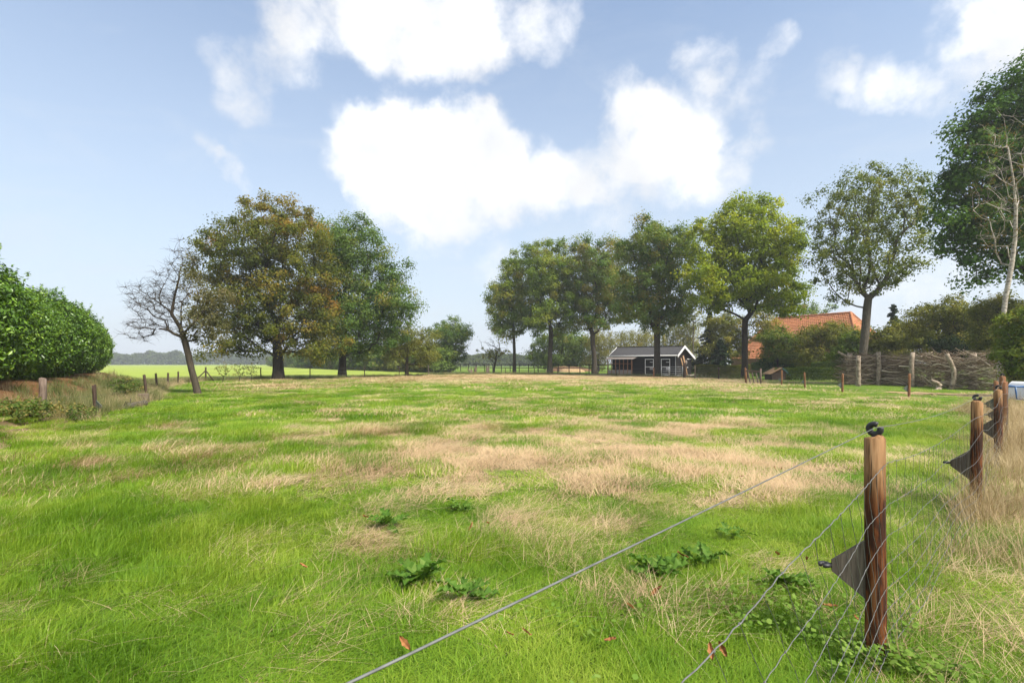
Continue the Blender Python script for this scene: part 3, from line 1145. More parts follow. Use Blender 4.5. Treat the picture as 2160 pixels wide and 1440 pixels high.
make_tree('oak_tree', 'dark green oak beside the rust-tinged oak on the field edge', 'tree', ph(722, 796),
          lobes_px(d, [(735, 545, 75, 90), (800, 625, 75, 85), (700, 490, 40, 38), (760, 500, 45, 40), (740, 690, 105, 62), (845, 640, 36, 42), (830, 690, 40, 38), (690, 640, 50, 70)]),
          trunk_px(d, [(722, 796), (722, 776), (723, 750), (725, 715), (727, 680)]),
          M['oak_green'], M['bark_dark'], n_clumps=290, per=220, clump_r=1.23, leaf=(0.225, 0.143), r_base=.38, seed=22, fork=2, tint=(.42, .16),
          tintlobes=lambda C: .25 * (C[:, 0] < -18.5) * (C[:, 2] < 8))
d = 64.0
make_tree('small_tree', 'small umbrella-shaped tree with bare lower limbs beside the dark oak', 'tree', ph(858, 793),
          lobes_px(d, [(850, 715, 55, 32), (895, 735, 32, 40), (825, 735, 28, 24)]),
          trunk_px(d, [(858, 793), (858, 780), (858, 768), (859, 758), (860, 745), (862, 725)]),
          M['olive'], M['bark_row'], n_clumps=120, per=85, clump_r=.8, leaf=(.22, .14), r_base=.2, seed=23, fork=2, tint=(.5, .2), bow=.02)
d = 88.0
make_tree('round_tree', 'compact rounded dark green tree standing alone by the paddock rails', 'tree', ph(949, 785.6),
          lobes_px(d, [(950, 712, 42, 44), (946, 745, 34, 28)]),
          trunk_px(d, [(949, 785.6), (949, 775), (949, 762), (949, 740), (950, 700)]),
          M['oak_green'], M['bark_dark'], n_clumps=150, per=95, clump_r=1.0, leaf=(.27, .18), r_base=.22, seed=24, fork=1, tint=(.5, .18))
# leaning half-dead fruit tree
d = 27.0
fx0, fy0 = ph(418, 830)
make_tree('fruit_tree', 'leaning old fruit tree with bare twigs over the post fence', 'tree', (fx0, fy0),
          lobes_px(d, [(330, 640, 72, 60), (385, 575, 45, 55), (300, 690, 42, 30), (425, 665, 45, 62), (455, 640, 32, 40), (395, 700, 30, 28), (460, 700, 25, 25)], .7),
          trunk_px(d, [(418, 830), (412, 808), (404, 780), (398, 752), (390, 720), (380, 690), (362, 662), (368, 625), (378, 585)]),
          M['apple'], M['bark_row'], n_clumps=230, per=90, clump_r=.42, leaf=(.10, .06), r_base=.16, r_tip=.0075, seed=25, fork=3, tint=(.55, .2), twigs=12,
          bare=lambda C: C[:, 0] < (402 - CX) / F * 27.0 + np.random.default_rng(3).normal(0, .25, len(C)), bf=.2, flare=1.25, bow=.18, step=.6)

# the row of trees before the stable
d = 82.3
G = 'row of tall trees before the stable'
make_tree('row_tree', 'slimmest tree at the open field end of the tall tree row', 'tree', ph(1085, 787),
          lobes_px(d, [(1070, 635, 36, 72), (1083, 590, 30, 48), (1052, 660, 24, 40), (1095, 670, 26, 34)]),
          trunk_px(d, [(1085, 787), (1085, 765), (1085, 740), (1084, 715), (1082, 680), (1078, 630)]),
          M['row_green'], M['bark_row'], n_clumps=126, per=202, clump_r=1.18, leaf=(0.257, 0.176), r_base=.25, seed=31, fork=3, group=G, tint=(.6, .18))
d = 78.5
make_tree('row_tree', 'tall dense tree with low fork, second in the row from the open field', 'tree', ph(1160, 788),
          lobes_px(d, [(1150, 595, 58, 95), (1140, 660, 52, 55), (1165, 540, 42, 45), (1120, 560, 28, 45), (1190, 640, 34, 60)]),
          trunk_px(d, [(1160, 788), (1160, 760), (1161, 735), (1162, 712), (1162, 695)]),
          M['row_green'], M['bark_row'], n_clumps=223, per=202, clump_r=1.23, leaf=(0.257, 0.176), r_base=.36, seed=32, fork=3, group=G, tint=(.55, .18))
d = 77.0
make_tree('row_tree', 'grey-green tall tree with spreading fork, middle of the row before the stable', 'tree', ph(1254, 788.5),
          lobes_px(d, [(1245, 580, 55, 85), (1290, 590, 42, 78), (1255, 650, 60, 45), (1230, 540, 36, 42), (1300, 640, 34, 40)]),
          trunk_px(d, [(1254, 788.5), (1254, 765), (1253, 745), (1250, 722), (1250, 705)]),
          M['oak_green'], M['bark_row'], n_clumps=223, per=202, clump_r=1.23, leaf=(0.257, 0.176), r_base=.35, seed=33, fork=3, group=G, tint=(.72, .18))
d = 62.5
make_tree('row_tree', 'tall olive-green tree whose trunk stands in front of the stable', 'tree', ph(1386, 793.6),
          lobes_px(d, [(1385, 545, 66, 82), (1350, 630, 50, 60), (1415, 635, 42, 50), (1378, 490, 40, 36), (1430, 520, 26, 46), (1385, 660, 62, 40)]),
          trunk_px(d, [(1386, 793.6), (1386, 770), (1386, 745), (1386, 718), (1386, 700)]),
          M['oak_green'], M['bark_row'], n_clumps=246, per=202, clump_r=1.12, leaf=(0.225, 0.160), r_base=.36, seed=34, fork=3, group=G, tint=(.62, .18))
d = 55.7
make_tree('maple_tree', 'yellow-green maple with broad crown behind the slanted timber gate', 'tree', ph(1571, 797),
          lobes_px(d, [(1570, 505, 88, 88), (1490, 570, 52, 66), (1640, 540, 58, 80), (1590, 600, 100, 56), (1650, 625, 42, 36), (1500, 630, 48, 30), (1610, 440, 40, 30), (1560, 450, 40, 34)]),
          trunk_px(d, [(1571, 797), (1571, 770), (1571, 735), (1571, 695), (1572, 675)]),
          M['maple'], M['bark_dark'], n_clumps=298, per=187, clump_r=1.06, leaf=(0.235, 0.187), r_base=.31, seed=35, fork=3, tint=(.44, .13),
          tintlobes=lambda C: -.3 * (C[:, 0] > 29.5))
d = 46.0
make_tree('poplar_tree', 'airy tall tree with open limbs rising behind the brushwood stack', 'tree', ph(1815, 803.6),
          lobes_px(d, [(1830, 430, 95, 82), (1765, 520, 52, 88), (1895, 470, 58, 92), (1830, 560, 80, 70), (1770, 600, 40, 45), (1900, 560, 45, 40), (1850, 385, 60, 40)]),
          trunk_px(d, [(1815, 803.6), (1817, 770), (1822, 730), (1826, 690), (1829, 650), (1832, 628)]),
          M['poplar'], M['bark_grey'], n_clumps=223, per=104, clump_r=0.87, leaf=(0.193, 0.143), r_base=.34, r_tip=.016, seed=36, fork=4, tint=(.5, .2), bow=-.06, bf=.55)
d = 34.0
make_tree('maple_tree', 'very tall dark green maple overhanging the birch and brushwood stack', 'tree', (38.2, 35.0),
          lobes_px(d, [(2150, 215, 62, 95), (2085, 320, 88, 90), (2030, 410, 68, 85), (2100, 470, 105, 75), (2030, 520, 42, 48), (2190, 330, 110, 140), (2035, 595, 16, 24), (2230, 200, 90, 100), (2130, 555, 70, 40), (2060, 480, 60, 60)], .8),
          [(38.2, 35.0, -.1), (38.2, 35, 2), (38.1, 35, 4), (38.0, 35, 6), (37.8, 34.9, 8), (37.2, 34.8, 10.5)],
          M['dark_maple'], M['bark_dark'], n_clumps=285, per=187, clump_r=0.95, leaf=(0.214, 0.154), r_base=.45, seed=37, fork=2, tint=(.45, .2))
# birch with mostly bare top
d = 26.5
bx, by = ph(2110, 831.2)
make_tree('birch_tree', 'white-barked birch with bare brown twigs at the end of the brushwood stack', 'tree', (bx, by),
          lobes_px(d, [(2115, 300, 38, 75), (2085, 420, 45, 50), (2120, 480, 45, 70), (2080, 500, 28, 36), (2150, 390, 30, 90)], .9),
          trunk_px(d, [(2110, 831.2), (2110, 760), (2113, 700), (2121, 630), (2134, 560), (2142, 500), (2143, 440), (2138, 380), (2126, 310), (2118, 250)]),
          M['brown_twig_leaf'], M['birch'], n_clumps=110, per=26, clump_r=.45, leaf=(.07, .05), r_base=.11, r_tip=.006, seed=38, fork=4, tint=(.5, .25), twigs=5,
          bare=lambda C: np.random.default_rng(5).uniform(0, 1, len(C)) < .5, flare=1.2, step=.7)

# background trees and shrubs
def shrub(name, label, cat, d, base_v, spec, leafmat, n=110, per=90, cr=.9, leaf=(.26, .17), rb=.14, seed=1, tint=(.5, .2), bark=None, group=None, weep=0.0, fork=1, depth=1.0, up=.5, shell=.45):
    u0 = spec[0][0]
    x, y, _ = pa(u0, base_v, d)
    zt = lobes_px(d, spec)[0][2]
    z0 = h(x, y)
    tr = [(x, y, z0 - .1), (x + .05, y, z0 + max(.25, .15 * (zt - z0))), (x, y, z0 + .45 * (zt - z0)), (x + .1, y, z0 + .8 * (zt - z0))]
    return make_tree(name, label, cat, (x, y), lobes_px(d, spec, depth), tr, leafmat, bark or M['bark_row'], n_clumps=n, per=per, clump_r=cr, leaf=leaf, r_base=rb,
                     seed=seed, fork=fork, tint=tint, group=group, weep=weep, up=up, shell=shell)


shrub('oak_tree', 'bushy mid-green oak behind the paddock rails beside the willows', 'tree', 106, 781, [(1185, 728, 46, 40), (1140, 742, 28, 28), (1165, 760, 45, 16)], M['bush_green'], 150, 85, 1.3, (.34, .24), .25, 41, (.45, .2))
shrub('oak_tree', 'dense dark green tree between the two tallest row trunks', 'tree', 112, 781, [(1215, 735, 36, 45), (1220, 760, 34, 18)], M['oak_green'], 90, 85, 1.3, (.34, .24), .22, 42, (.4, .2))
shrub('willow_tree', 'pale yellow willow with drooping foliage behind the third row tree', 'tree', 104, 781, [(1262, 725, 28, 42), (1255, 755, 26, 24)], M['willow'], 90, 90, 1.1, (.36, .11), .2, 43, (.45, .2), weep=.7)
shrub('willow_tree', 'broad pale willow rising over the stable roof', 'tree', 100, 782, [(1345, 715, 52, 30), (1310, 735, 36, 36), (1380, 738, 40, 30)], M['willow'], 150, 90, 1.2, (.36, .11), .25, 44, (.4, .2), weep=.7)
shrub('willow_tree', 'greyish willow between stable gable and dark conifer', 'tree', 98, 783, [(1440, 700, 32, 38), (1425, 735, 34, 34), (1462, 735, 26, 34)], M['olive'], 130, 90, 1.2, (.36, .13), .22, 45, (.7, .2), weep=.5)
shrub('ash_tree', 'thin leggy ash with sparse crown behind the dark conifer', 'tree', 95, 783, [(1462, 668, 16, 26), (1468, 640, 10, 16)], M['olive'], 30, 26, .9, (.3, .2), .13, 46, (.6, .2), bark=M['bark_grey'])
shrub('garden_tree', 'dull olive garden tree between the conifer and the tiled farmhouse', 'tree', 72, 790, [(1530, 690, 40, 36), (1515, 735, 34, 34), (1555, 720, 22, 36)], M['olive'], 140, 80, .95, (.26, .17), .16, 47, (.4, .2))
shrub('garden_tree', 'thinning brownish tree before the farmhouse roof beside the maple trunk', 'tree', 70, 790, [(1615, 690, 28, 34), (1600, 660, 24, 22)], M['olive'], 60, 50, .8, (.24, .16), .12, 48, (.75, .2))
shrub('garden_shrub', 'round green shrub in front of the farmhouse roof', 'shrub', 62, 792, [(1640, 722, 34, 34), (1655, 748, 34, 22)], M['bush_green'], 110, 90, .8, (.22, .15), .1, 49, (.65, .2))
shrub('garden_shrub', 'large olive shrub covering the farmhouse below the ridge end', 'shrub', 58, 794, [(1755, 715, 52, 42), (1735, 755, 52, 30), (1790, 745, 34, 36)], M['olive'], 190, 90, .8, (.22, .15), .12, 50, (.35, .2))
shrub('garden_shrub', 'dark leafy shrub hugging the low garden shed', 'shrub', 64, 793, [(1690, 765, 34, 12), (1630, 765, 26, 14)], M['dark_maple'], 80, 90, .7, (.22, .15), .09, 51, (.3, .2))
shrub('garden_shrub', 'brownish bare-topped shrub between tiled roof and round garden shrubs', 'shrub', 66, 792, [(1705, 725, 24, 36), (1690, 745, 22, 22)], M['olive'], 60, 60, .8, (.22, .15), .1, 52, (.85, .15))
shrub('garden_shrub', 'green shrub at the foot of the airy tall tree', 'shrub', 52, 798, [(1790, 755, 36, 36), (1800, 730, 30, 26)], M['bush_green'], 90, 90, .7, (.2, .14), .1, 53, (.4, .2))
shrub('garden_tree', 'olive-green bushy tree between spruce tip and airy tall tree', 'tree', 50, 799, [(1880, 725, 46, 42), (1865, 750, 40, 30), (1910, 700, 30, 26)], M['olive'], 150, 95, .75, (.2, .14), .14, 54, (.45, .2))
shrub('garden_tree', 'large dome-shaped olive tree behind the brushwood stack', 'tree', 44, 801, [(2000, 680, 66, 60), (1955, 710, 44, 40), (2045, 700, 50, 60), (2000, 740, 66, 40)], M['olive'], 330, 100, .7, (.17, .12), .2, 55, (.42, .2))
shrub('holly_shrub', 'very dark evergreen shrub low behind the brushwood stack', 'shrub', 40, 806, [(2010, 738, 34, 30), (2000, 765, 34, 22)], M['conifer'], 90, 95, .5, (.14, .09), .1, 56, (.4, .2))
shrub('garden_tree', 'mid-green bushy tree behind the birch trunk', 'tree', 36, 812, [(2110, 665, 48, 52), (2120, 730, 50, 48), (2085, 720, 34, 50)], M['olive'], 260, 100, .55, (.14, .10), .15, 57, (.4, .22))
shrub('elder_shrub', 'fresh green leafy shrub hanging over the blue and white cart', 'shrub', 24, 850, [(2150, 700, 36, 55), (2135, 745, 30, 34), (2170, 760, 40, 50)], M['bush_green'], 150, 100, .36, (.12, .08), .07, 58, (.75, .2))
shrub('garden_tree', 'distant grey-green tree top just above the farmhouse ridge', 'tree', 110, 781, [(1700, 655, 46, 16), (1690, 690, 50, 30)], M['oak_green'], 80, 80, 1.2, (.34, .24), .2, 59, (.6, .2))


def conifer(label, d, u, base_v, top_v, half, seed):
    rng = np.random.default_rng(seed)
    x, y, _ = pa(u, base_v, d)
    z0 = h(x, y)
    zt = pa(u, top_v, d)[2]
    W = half * d / F
    root = empty('spruce_tree', (x, y, z0))
    mb = MB()
    mb.tube([(0, 0, -.1), (0.03, 0, (zt - z0) * .5), (0, 0, zt - z0)], [.16, .10, .02], 7)
    Pn, Dn = [], []
    nb = 95
    for k in range(nb):
        t = (k / nb) ** .9
        z = .5 + (zt - z0 - .6) * t
        L = W * (1 - t) ** .85 * rng.uniform(.75, 1.15) + .12
        a = rng.uniform(0, 6.28)
        e = np.array([math.cos(a) * L, math.sin(a) * L, z - .22 * L])
        s = np.array([0, 0, z])
        mb.tube([s, (s + e) / 2 + [0, 0, .06 * L], e], [.022, .014, .005], 3, caps=False)
        m = int(26 + 44 * L)
        tt = rng.uniform(.08, 1, m) ** .7
        q = s + (e - s) * tt[:, None] + rng.normal(0, .06 + .04 * L, (m, 3)) * [1, 1, .6]
        q[:, 2] -= .08 * tt
        Pn.append(q)
        Dn.append((e - s) / L * .7 + rng.normal(0, .5, (m, 3)) + [0, 0, -.3])
    mb.build('trunk', M['bark_dark'], root, smooth=True)
    P, D = np.concatenate(Pn), np.concatenate(Dn)
    V, Fc = leaf_arrays(P, rng.normal(size=P.shape) + [0, 0, .6], .34 * rng.uniform(.6, 1.3, len(P)), .13, rng, D=D)
    me = np_mesh('crown', V, Fc, M['conifer'], tint=np.repeat(np.clip(rng.normal(.5, .25, len(P)), 0, 1), 2))
    link('crown', me, root)
    tag(root, label, 'tree')
    return root


conifer('dark broad spruce standing beside the stable gable', 74, 1497, 789, 655, 40, 61)
conifer('dark slender spruce tip showing over the shrubs near the tiled roof hip', 62, 1884, 794, 640, 34, 62)
conifer('low dark spruce between stable and clipped garden hedge', 70, 1520, 790, 715, 32, 63)

# hedgerow bushes on the far side of the crop field
rng = np.random.default_rng(70)
hx = [-11.4, -20, -33, -46.8, -70, -96, -124]
hy = [84, 97, 116, 133.5, 174, 217, 262]
protos = []
for k in range(4):
    r0 = make_tree('hedgerow_bush', 'green bush in the dense hedgerow on the far side of the crop field', 'bush', (0, 0),
                   [(0, 0, 2.1, 2.0, 1.7, 1.6), (.7, 0, 1.1, 2.0, 1.6, 1.1), (-.8, .2, 2.6, 1.2, 1.2, 1.2)], [(0, 0, -.1), (0, 0, .4), (0, 0, 1.4), (.1, 0, 2.6)],
                   [M['bush_green'], M['olive'], M['oak_green'], M['bush_green']][k], M['bark_row'], n_clumps=55, per=80, clump_r=.85, leaf=(.36, .25), r_base=.12, seed=71 + k, fork=1,
                   group='bushes of the field hedgerow', tint=(.5, .2))
    protos.append(r0)
first = [True] * 4
nb = 46
for k in range(nb):
    t = k / (nb - 1) * (len(hx) - 1)
    t = (k / (nb - 1)) ** 1.25 * (len(hx) - 1)
    x = np.interp(t, range(len(hx)), hx) + rng.normal(0, .5)
    y = np.interp(t, range(len(hx)), hy) + 1.5 + rng.normal(0, .8)
    q = k % 4
    o = protos[q] if first[q] else copy_tree(protos[q])
    first[q] = False
    o.location = (x, y, 0)
    s = rng.uniform(.85, 1.35) * (1 + .25 * (t > 2))
    o.scale = (s * 1.15, s * 1.1, s * rng.uniform(.85, 1.2))
    o.rotation_euler[2] = rng.uniform(0, 6.28)

# small half-bare tree by the paddock rails
d = 84.0
make_tree('hawthorn_tree', 'small half-bare hawthorn with twiggy top by the paddock rails', 'tree', ph(1041, 786.6),
          lobes_px(d, [(1040, 745, 28, 14), (1055, 738, 20, 14), (1038, 722, 26, 14)]),
          trunk_px(d, [(1041, 786.6), (1042, 778), (1044, 768), (1046, 758), (1048, 745)]),
          M['olive'], M['bark_row'], n_clumps=60, per=30, clump_r=.55, leaf=(.22, .14), r_base=.16, seed=26, fork=2, twigs=4,
          bare=lambda C: C[:, 2] > 4.1, tint=(.6, .2))

# far woods: one mass each
def far_mass(name, label, x0, x1, y, hgt, n, seed, leaf=1.5, dy=12):
    rng = np.random.default_rng(seed)
    x = rng.uniform(x0, x1, n)
    top = hgt * (.25 + 1.1 * fbm(x / 11.0, x * 0 + seed, seed, 4))
    z = top * rng.uniform(0, 1, n) ** .7
    yy = y + rng.uniform(-dy, dy, n) * (.3 + .7 * (1 - z / hgt)) 
    P = np.stack([x, yy, z], -1)
    V, Fc = leaf_arrays(P, rng.normal(size=(n, 3)) * .6 + [0, -.6, .7], leaf * rng.uniform(.6, 1.3, n), leaf * .75, rng)
    T = np.repeat(np.clip(.5 + .8 * (fbm(x / 9.0, x * 0 + 3, seed + 5, 3) - .5) + rng.normal(0, .12, n), 0, 1), 2)
    o = link(name, np_mesh(name, V, Fc, M['far_leaf'], tint=T))
    return tag(o, label, 'wood', kind='stuff')


far_mass('far_woods', 'distant blue-green line of woods beyond the crop field', -620, -90, 520, 13.5, 34000, 81, 2.3)
far_mass('far_hedge', 'grey-green scrub line on the horizon behind the paddock', -75, 24, 265, 6.6, 16000, 82, 1.2, 8)

# ------------------------------------------------------------------ laurel hedge on the bank
def laurel_mesh(seed, n=21000, hgt=3.75, wx=1.36, wy=1.75):
    rng = np.random.default_rng(seed)
    d = rng.normal(size=(n, 3))
    d /= np.linalg.norm(d, axis=1, keepdims=True)
    # squarish rounded body: superellipsoid radius along each direction
    e = 2.7
    r = (np.abs(d[:, 0]) ** e + np.abs(d[:, 1]) ** e + np.abs(d[:, 2]) ** e) ** (-1 / e)
    lump = 1 + .2 * (fbm(np.arctan2(d[:, 1], d[:, 0]) * 2.2 + seed, d[:, 2] * 3.5, seed, 3) - .5) * 2
    depth = 1 - np.abs(rng.normal(0, .085, n)) + (rng.uniform(0, 1, n) < .10) * rng.uniform(0, .12, n)
    P = d * (r * lump * depth)[:, None] * [wx, wy, hgt / 2] + [0, 0, hgt / 2 + .05]
    taper = np.where(P[:, 2] < 1.6, .66 + .34 * np.sqrt(np.clip(P[:, 2], 0, 2) / 1.6), 1.0)
    P[:, :2] *= taper[:, None]
    Nn = d * .75 + rng.normal(0, .45, (n, 3)) + [0, 0, .5]
    D = d * .5 + rng.normal(0, .6, (n, 3)) + [0, 0, .55]
    s = rng.uniform(.6, 1.25, n)
    V, Fc = leaf_arrays(P, Nn, .135 * s, .058 * s, rng, .22, D)
    tt = np.clip(.42 + .9 * (fbm(np.arctan2(d[:, 1], d[:, 0]) * 3, d[:, 2] * 5, seed + 3, 3) - .5) + rng.normal(0, .17, n) + .22 * (depth > 1), 0, 1)
    # stray shoots standing out of the clipped surface
    up_ = np.where((d[:, 2] > -.1) & (depth > .93))[0]
    pick = rng.choice(up_, 70)
    SP_, SD_, SN_ = [], [], []
    for q in pick:
        ax = d[q] * .6 + np.array([0, 0, .7]) + rng.normal(0, .2, 3)
        ax /= np.linalg.norm(ax)
        Ls = rng.uniform(.12, .42)
        m_ = int(6 + Ls * 34)
        tt_ = rng.uniform(0, 1, m_)
        rd = rng.normal(size=(m_, 3)) * .7 + ax * .8
        SP_.append(P[q] + ax * Ls * tt_[:, None] + rd * .045)
        SD_.append(rd)
        SN_.append(rng.normal(size=(m_, 3)) * .5 + [0, 0, .8])
    SP_, SD_, SN_ = np.concatenate(SP_), np.concatenate(SD_), np.concatenate(SN_)
    V2, F2 = leaf_arrays(SP_, SN_, .13 * rng.uniform(.6, 1.2, len(SP_)), .052, rng, .22, SD_)
    Fc = np.concatenate([Fc, F2 + len(V)])
    V = np.concatenate([V, V2])
    tt = np.concatenate([tt, np.clip(rng.normal(.8, .15, len(SP_)), 0, 1)])
    mb = MB()
    for k in range(7):
        a = rng.uniform(0, 6.28)
        q = np.array([math.cos(a), math.sin(a), 0]) * rng.uniform(.3, 1.0)
        mb.tube([q * .2 + [0, 0, -.15], q * .6 + [0, 0, 1.0], q + [0, 0, 2.4]], [.05, .035, .015], 5)
    return np_mesh('foliage', V, Fc, M['laurel'], tint=np.repeat(tt, 2)), mb


lm = [laurel_mesh(200 + k) for k in range(4)]
stems = []
rng = np.random.default_rng(210)
t = -9.0
k = 0
stem_me = [None] * 4
while t < 27.5:
    c = HO + HD * t + HN * (-1.4 + rng.normal(0, .2))
    root = empty('laurel_shrub', (c[0], c[1], h(c[0], c[1]) - .12), math.atan2(HD[1], HD[0]) + (math.pi if k % 2 else 0) + rng.normal(0, .15))
    q = k % 4
    link('foliage', lm[q][0], root)
    if stem_me[q] is None:
        stem_me[q] = lm[q][1].build('stem', M['bark_dark'], root, smooth=True).data
    else:
        link('stem', stem_me[q], root)
    endf = 1.0 - .10 * sstep(20, 27, t)
    sc = endf * rng.uniform(.95, 1.05)
    root.scale = (sc * rng.uniform(.95, 1.1), sc, sc * rng.uniform(.92, 1.06))
    tag(root, 'glossy green laurel shrub in the tall clipped hedge on the bank', 'shrub', 'laurel shrubs of the tall hedge')
    t += 2.5 + rng.uniform(-.2, .35)
    k += 1

# brambles and nettles along the bank foot
def bramble(x, y, r, hh, label, seed, mat='bramble', grp='brambles along the bank'):
    z0 = h(x, y)
    n = 16
    return make_tree('bramble_bush', label, 'bush', (x, y), [(x, y, z0 + hh * .5, r, r * .8, hh * .5)], [(x, y, z0 - .05), (x, y, z0 + .1), (x + .05, y, z0 + .35 * hh)],
                     M[mat], M['bark_row'], n_clumps=34, per=36, clump_r=.24, leaf=(.075, .05), r_base=.03, r_tip=.005, seed=seed, fork=1, tint=(.72, .25), flare=1.0, step=.3)


bx_, by_ = ph(60, 905); bramble(bx_, by_, .6, .5, 'tangled green bramble below the biggest laurel, before the thick pale post', 301)
bx_, by_ = ph(262, 845); bramble(bx_, by_, .5, 1.25, 'upright leafy bramble at the bank foot near the cut stump', 302)
bx_, by_ = ph(150, 888); bramble(bx_, by_, .6, .38, 'low bramble between the two posts before the bank', 303)
bx_, by_ = ph(10, 915); bramble(bx_, by_, .5, .4, 'grey-green bramble at the foot of the bank beside dead grass', 304)
bx_, by_ = ph(285, 838); bramble(bx_, by_, .45, .9, 'small dark bramble growing around a fence post by the stump', 305)
# thin weeds by the corner post
for k, (u, v, lab) in enumerate([(470, 806, 'spindly dry dock stems nearest the braced corner post'), (505, 804, 'arching reddish dock stems between corner post and big oak'), (530, 803, 'leafy dock stems close to the big oak trunk')]):
    x, y = ph(u, v)
    make_tree('dock_plant', lab, 'weed', (x, y), [(x, y, 1.1, .8, .5, .6)], [(x, y, -.05), (x, y, .15), (x + .05, y, .5)], M['bramble'], M['bark_row'],
              n_clumps=26, per=7, clump_r=.2, leaf=(.13, .07), r_base=.03, r_tip=.009, seed=320 + k, fork=1, tint=(.8, .2), flare=1.0, step=.3)

# ------------------------------------------------------------------ wood and wire materials
def post_material():
    m, b, out = new_mat('stained_post_wood')
    tc = b.n('ShaderNodeTexCoord').outputs['Object']
    sp = b.n('ShaderNodeSeparateXYZ'); b.put(sp.inputs[0], tc)
    g = b.noise(b.vmath('MULTIPLY', tc, (16, 16, 1.1)), 3.0, 7.0, .6, .8)
    st = b.noise(b.vmath('MULTIPLY', tc, (11, 11, 2.2)), 1.3, 4.0, .55, .9)
    raw = b.ramp(g, [(.25, (.10, .05, .02)), (.5, (.26, .145, .065)), (.8, (.40, .25, .13))])
    red = b.ramp(g, [(.2, (.045, .012, .004)), (.5, (.125, .037, .010)), (.8, (.24, .085, .026))])
    drk = b.ramp(g, [(.2, (.014, .006, .004)), (.8, (.075, .028, .014))])
    low = b.math('ADD', b.remap(sp.outputs[2], 1.10, .80), b.math('MULTIPLY', b.math('SUBTRACT', st, .5), 1.5), clamp=True)
    col = b.mix(low, raw, red)
    drips = b.math('MULTIPLY', b.remap(st, .46, .56), b.remap(sp.outputs[2], 1.0, .80))
    col = b.mix(drips, col, drk)
    ck = b.remap(b.noise(b.vmath('MULTIPLY', tc, (34, 34, 1.3)), 2.2, 3.0, .5, .3), .36, .43)
    col = b.mix(b.math('MULTIPLY', b.math('SUBTRACT', 1.0, ck), .8), col, (.012, .007, .005))
    hgt = b.math('ADD', b.math('MULTIPLY', g, .5), ck)
    principled(b, out, col, .8, .2, bump=hgt, bump_s=.7, bump_d=.006)
    return m


M['post'] = post_material()
M['post_plain'] = grain_mat('brown_post_wood', [(.25, (.09, .04, .018)), (.55, (.22, .105, .05)), (.8, (.36, .21, .12))], (14, 14, 1.2), 2.6)
M['post_pale'] = grain_mat('weathered_post_wood', [(.25, (.07, .05, .037)), (.55, (.15, .11, .085)), (.8, (.23, .18, .145))], (10, 10, 1.2), 2.6)
M['post_dark'] = grain_mat('dark_post_wood', [(.25, (.02, .014, .010)), (.55, (.055, .035, .025)), (.8, (.11, .075, .055))], (10, 10, 1.2), 2.6)
M['board'] = grain_mat('weathered_board', [(.2, (.025, .021, .018)), (.5, (.085, .072, .058)), (.75, (.19, .16, .125))], (1.2, 34, .9), 3.0, bump_s=.9, bump_d=.006)
M['green_board'] = grain_mat('green_grey_board', [(.2, (.035, .045, .036)), (.5, (.075, .09, .075)), (.75, (.12, .135, .115))], (20, 20, 1), 3.0)
M['wire'] = plain_mat('galvanised_wire', (.14, .14, .135), .6, .35, .2, .3, 30)
M['rope'] = plain_mat('electric_fence_cord', (.125, .13, .125), .65, .3, .1, .3, 40)
M['rubber'] = plain_mat('black_insulator', (.025, .025, .028), .5, .4)
M['rail'] = grain_mat('black_rail_wood', [(.25, (.020, .016, .014)), (.55, (.04, .032, .028)), (.8, (.075, .060, .050))], (4, 4, 4), 3.0)


def post_mesh(x, y, z0, hgt, r, seed, sides=20, lean=(0, 0), cham=.012):
    rg = np.random.default_rng(seed)
    zs = np.array([-.35, 0, hgt * .25, hgt * .5, hgt * .75, hgt - cham, hgt - .003, hgt])
    rs = np.array([r, r * 1.01, r, r * .99, r * .985, r * .98, r * .98 - cham * .9, r * .5])
    pts = np.stack([lean[0] * zs + rg.normal(0, r * .025, 8), lean[1] * zs + rg.normal(0, r * .025, 8), zs], -1)
    mb = MB()
    mb.tube(pts, rs, sides)
    v = mb.v[0]
    a = np.arctan2(v[:, 1], v[:, 0])
    k = 1 + .035 * np.sin(a * 3 + seed) + .02 * np.sin(a * 7 + seed * 2)
    v[:, 0] *= k
    v[:, 1] *= k
    return mb


def ring_insulator(center, axis, scale=1.0):
    """open ring on a ribbed screw neck; axis = direction of the neck pointing away from the wood"""
    mb = MB()
    axis = np.asarray(axis, float) / np.linalg.norm(axis)
    side = np.cross(axis, [0, 0, 1.0])
    if np.linalg.norm(side) < .1:
        side = np.array([-.62, .78, 0.0])
    side /= np.linalg.norm(side)
    c = np.asarray(center, float)
    R = .021 * scale
    cc = c + axis * .034 * scale
    a = np.linspace(-2.0, 3.6, 22)
    pts = [cc + R * (math.sin(q) * side - math.cos(q) * axis) for q in a]
    mb.tube(pts, .0125 * scale, 8)
    for k in range(3):
        q = c + axis * (.001 + .0055 * k) * scale
        mb.tube([q, q + axis * .004 * scale], [.013 * scale, .013 * scale], 10)
    mb.tube([c - axis * .02, c + axis * .016 * scale], .007 * scale, 8)
    return mb


def distance_board(mb, x, y, z, dirx, diry, L, zt, zb, tip, th=.022):
    """tapering board on the side of a post, pointing into the pasture"""
    n = np.array([dirx, diry, 0.0])
    s = np.array([-diry, dirx, 0.0]) * th / 2
    p0 = np.array([x, y, z])
    prof = [(0, zb), (0, zt), (L, (zt + zb) / 2 + tip / 2), (L, (zt + zb) / 2 - tip / 2)]
    A = [p0 + n * a + [0, 0, q] - s for a, q in prof]
    B = [p0 + n * a + [0, 0, q] + s for a, q in prof]
    mb.add(A + B, [(0, 1, 2, 3), (7, 6, 5, 4), (0, 4, 5, 1), (1, 5, 6, 2), (2, 6, 7, 3), (3, 7, 4, 0)])


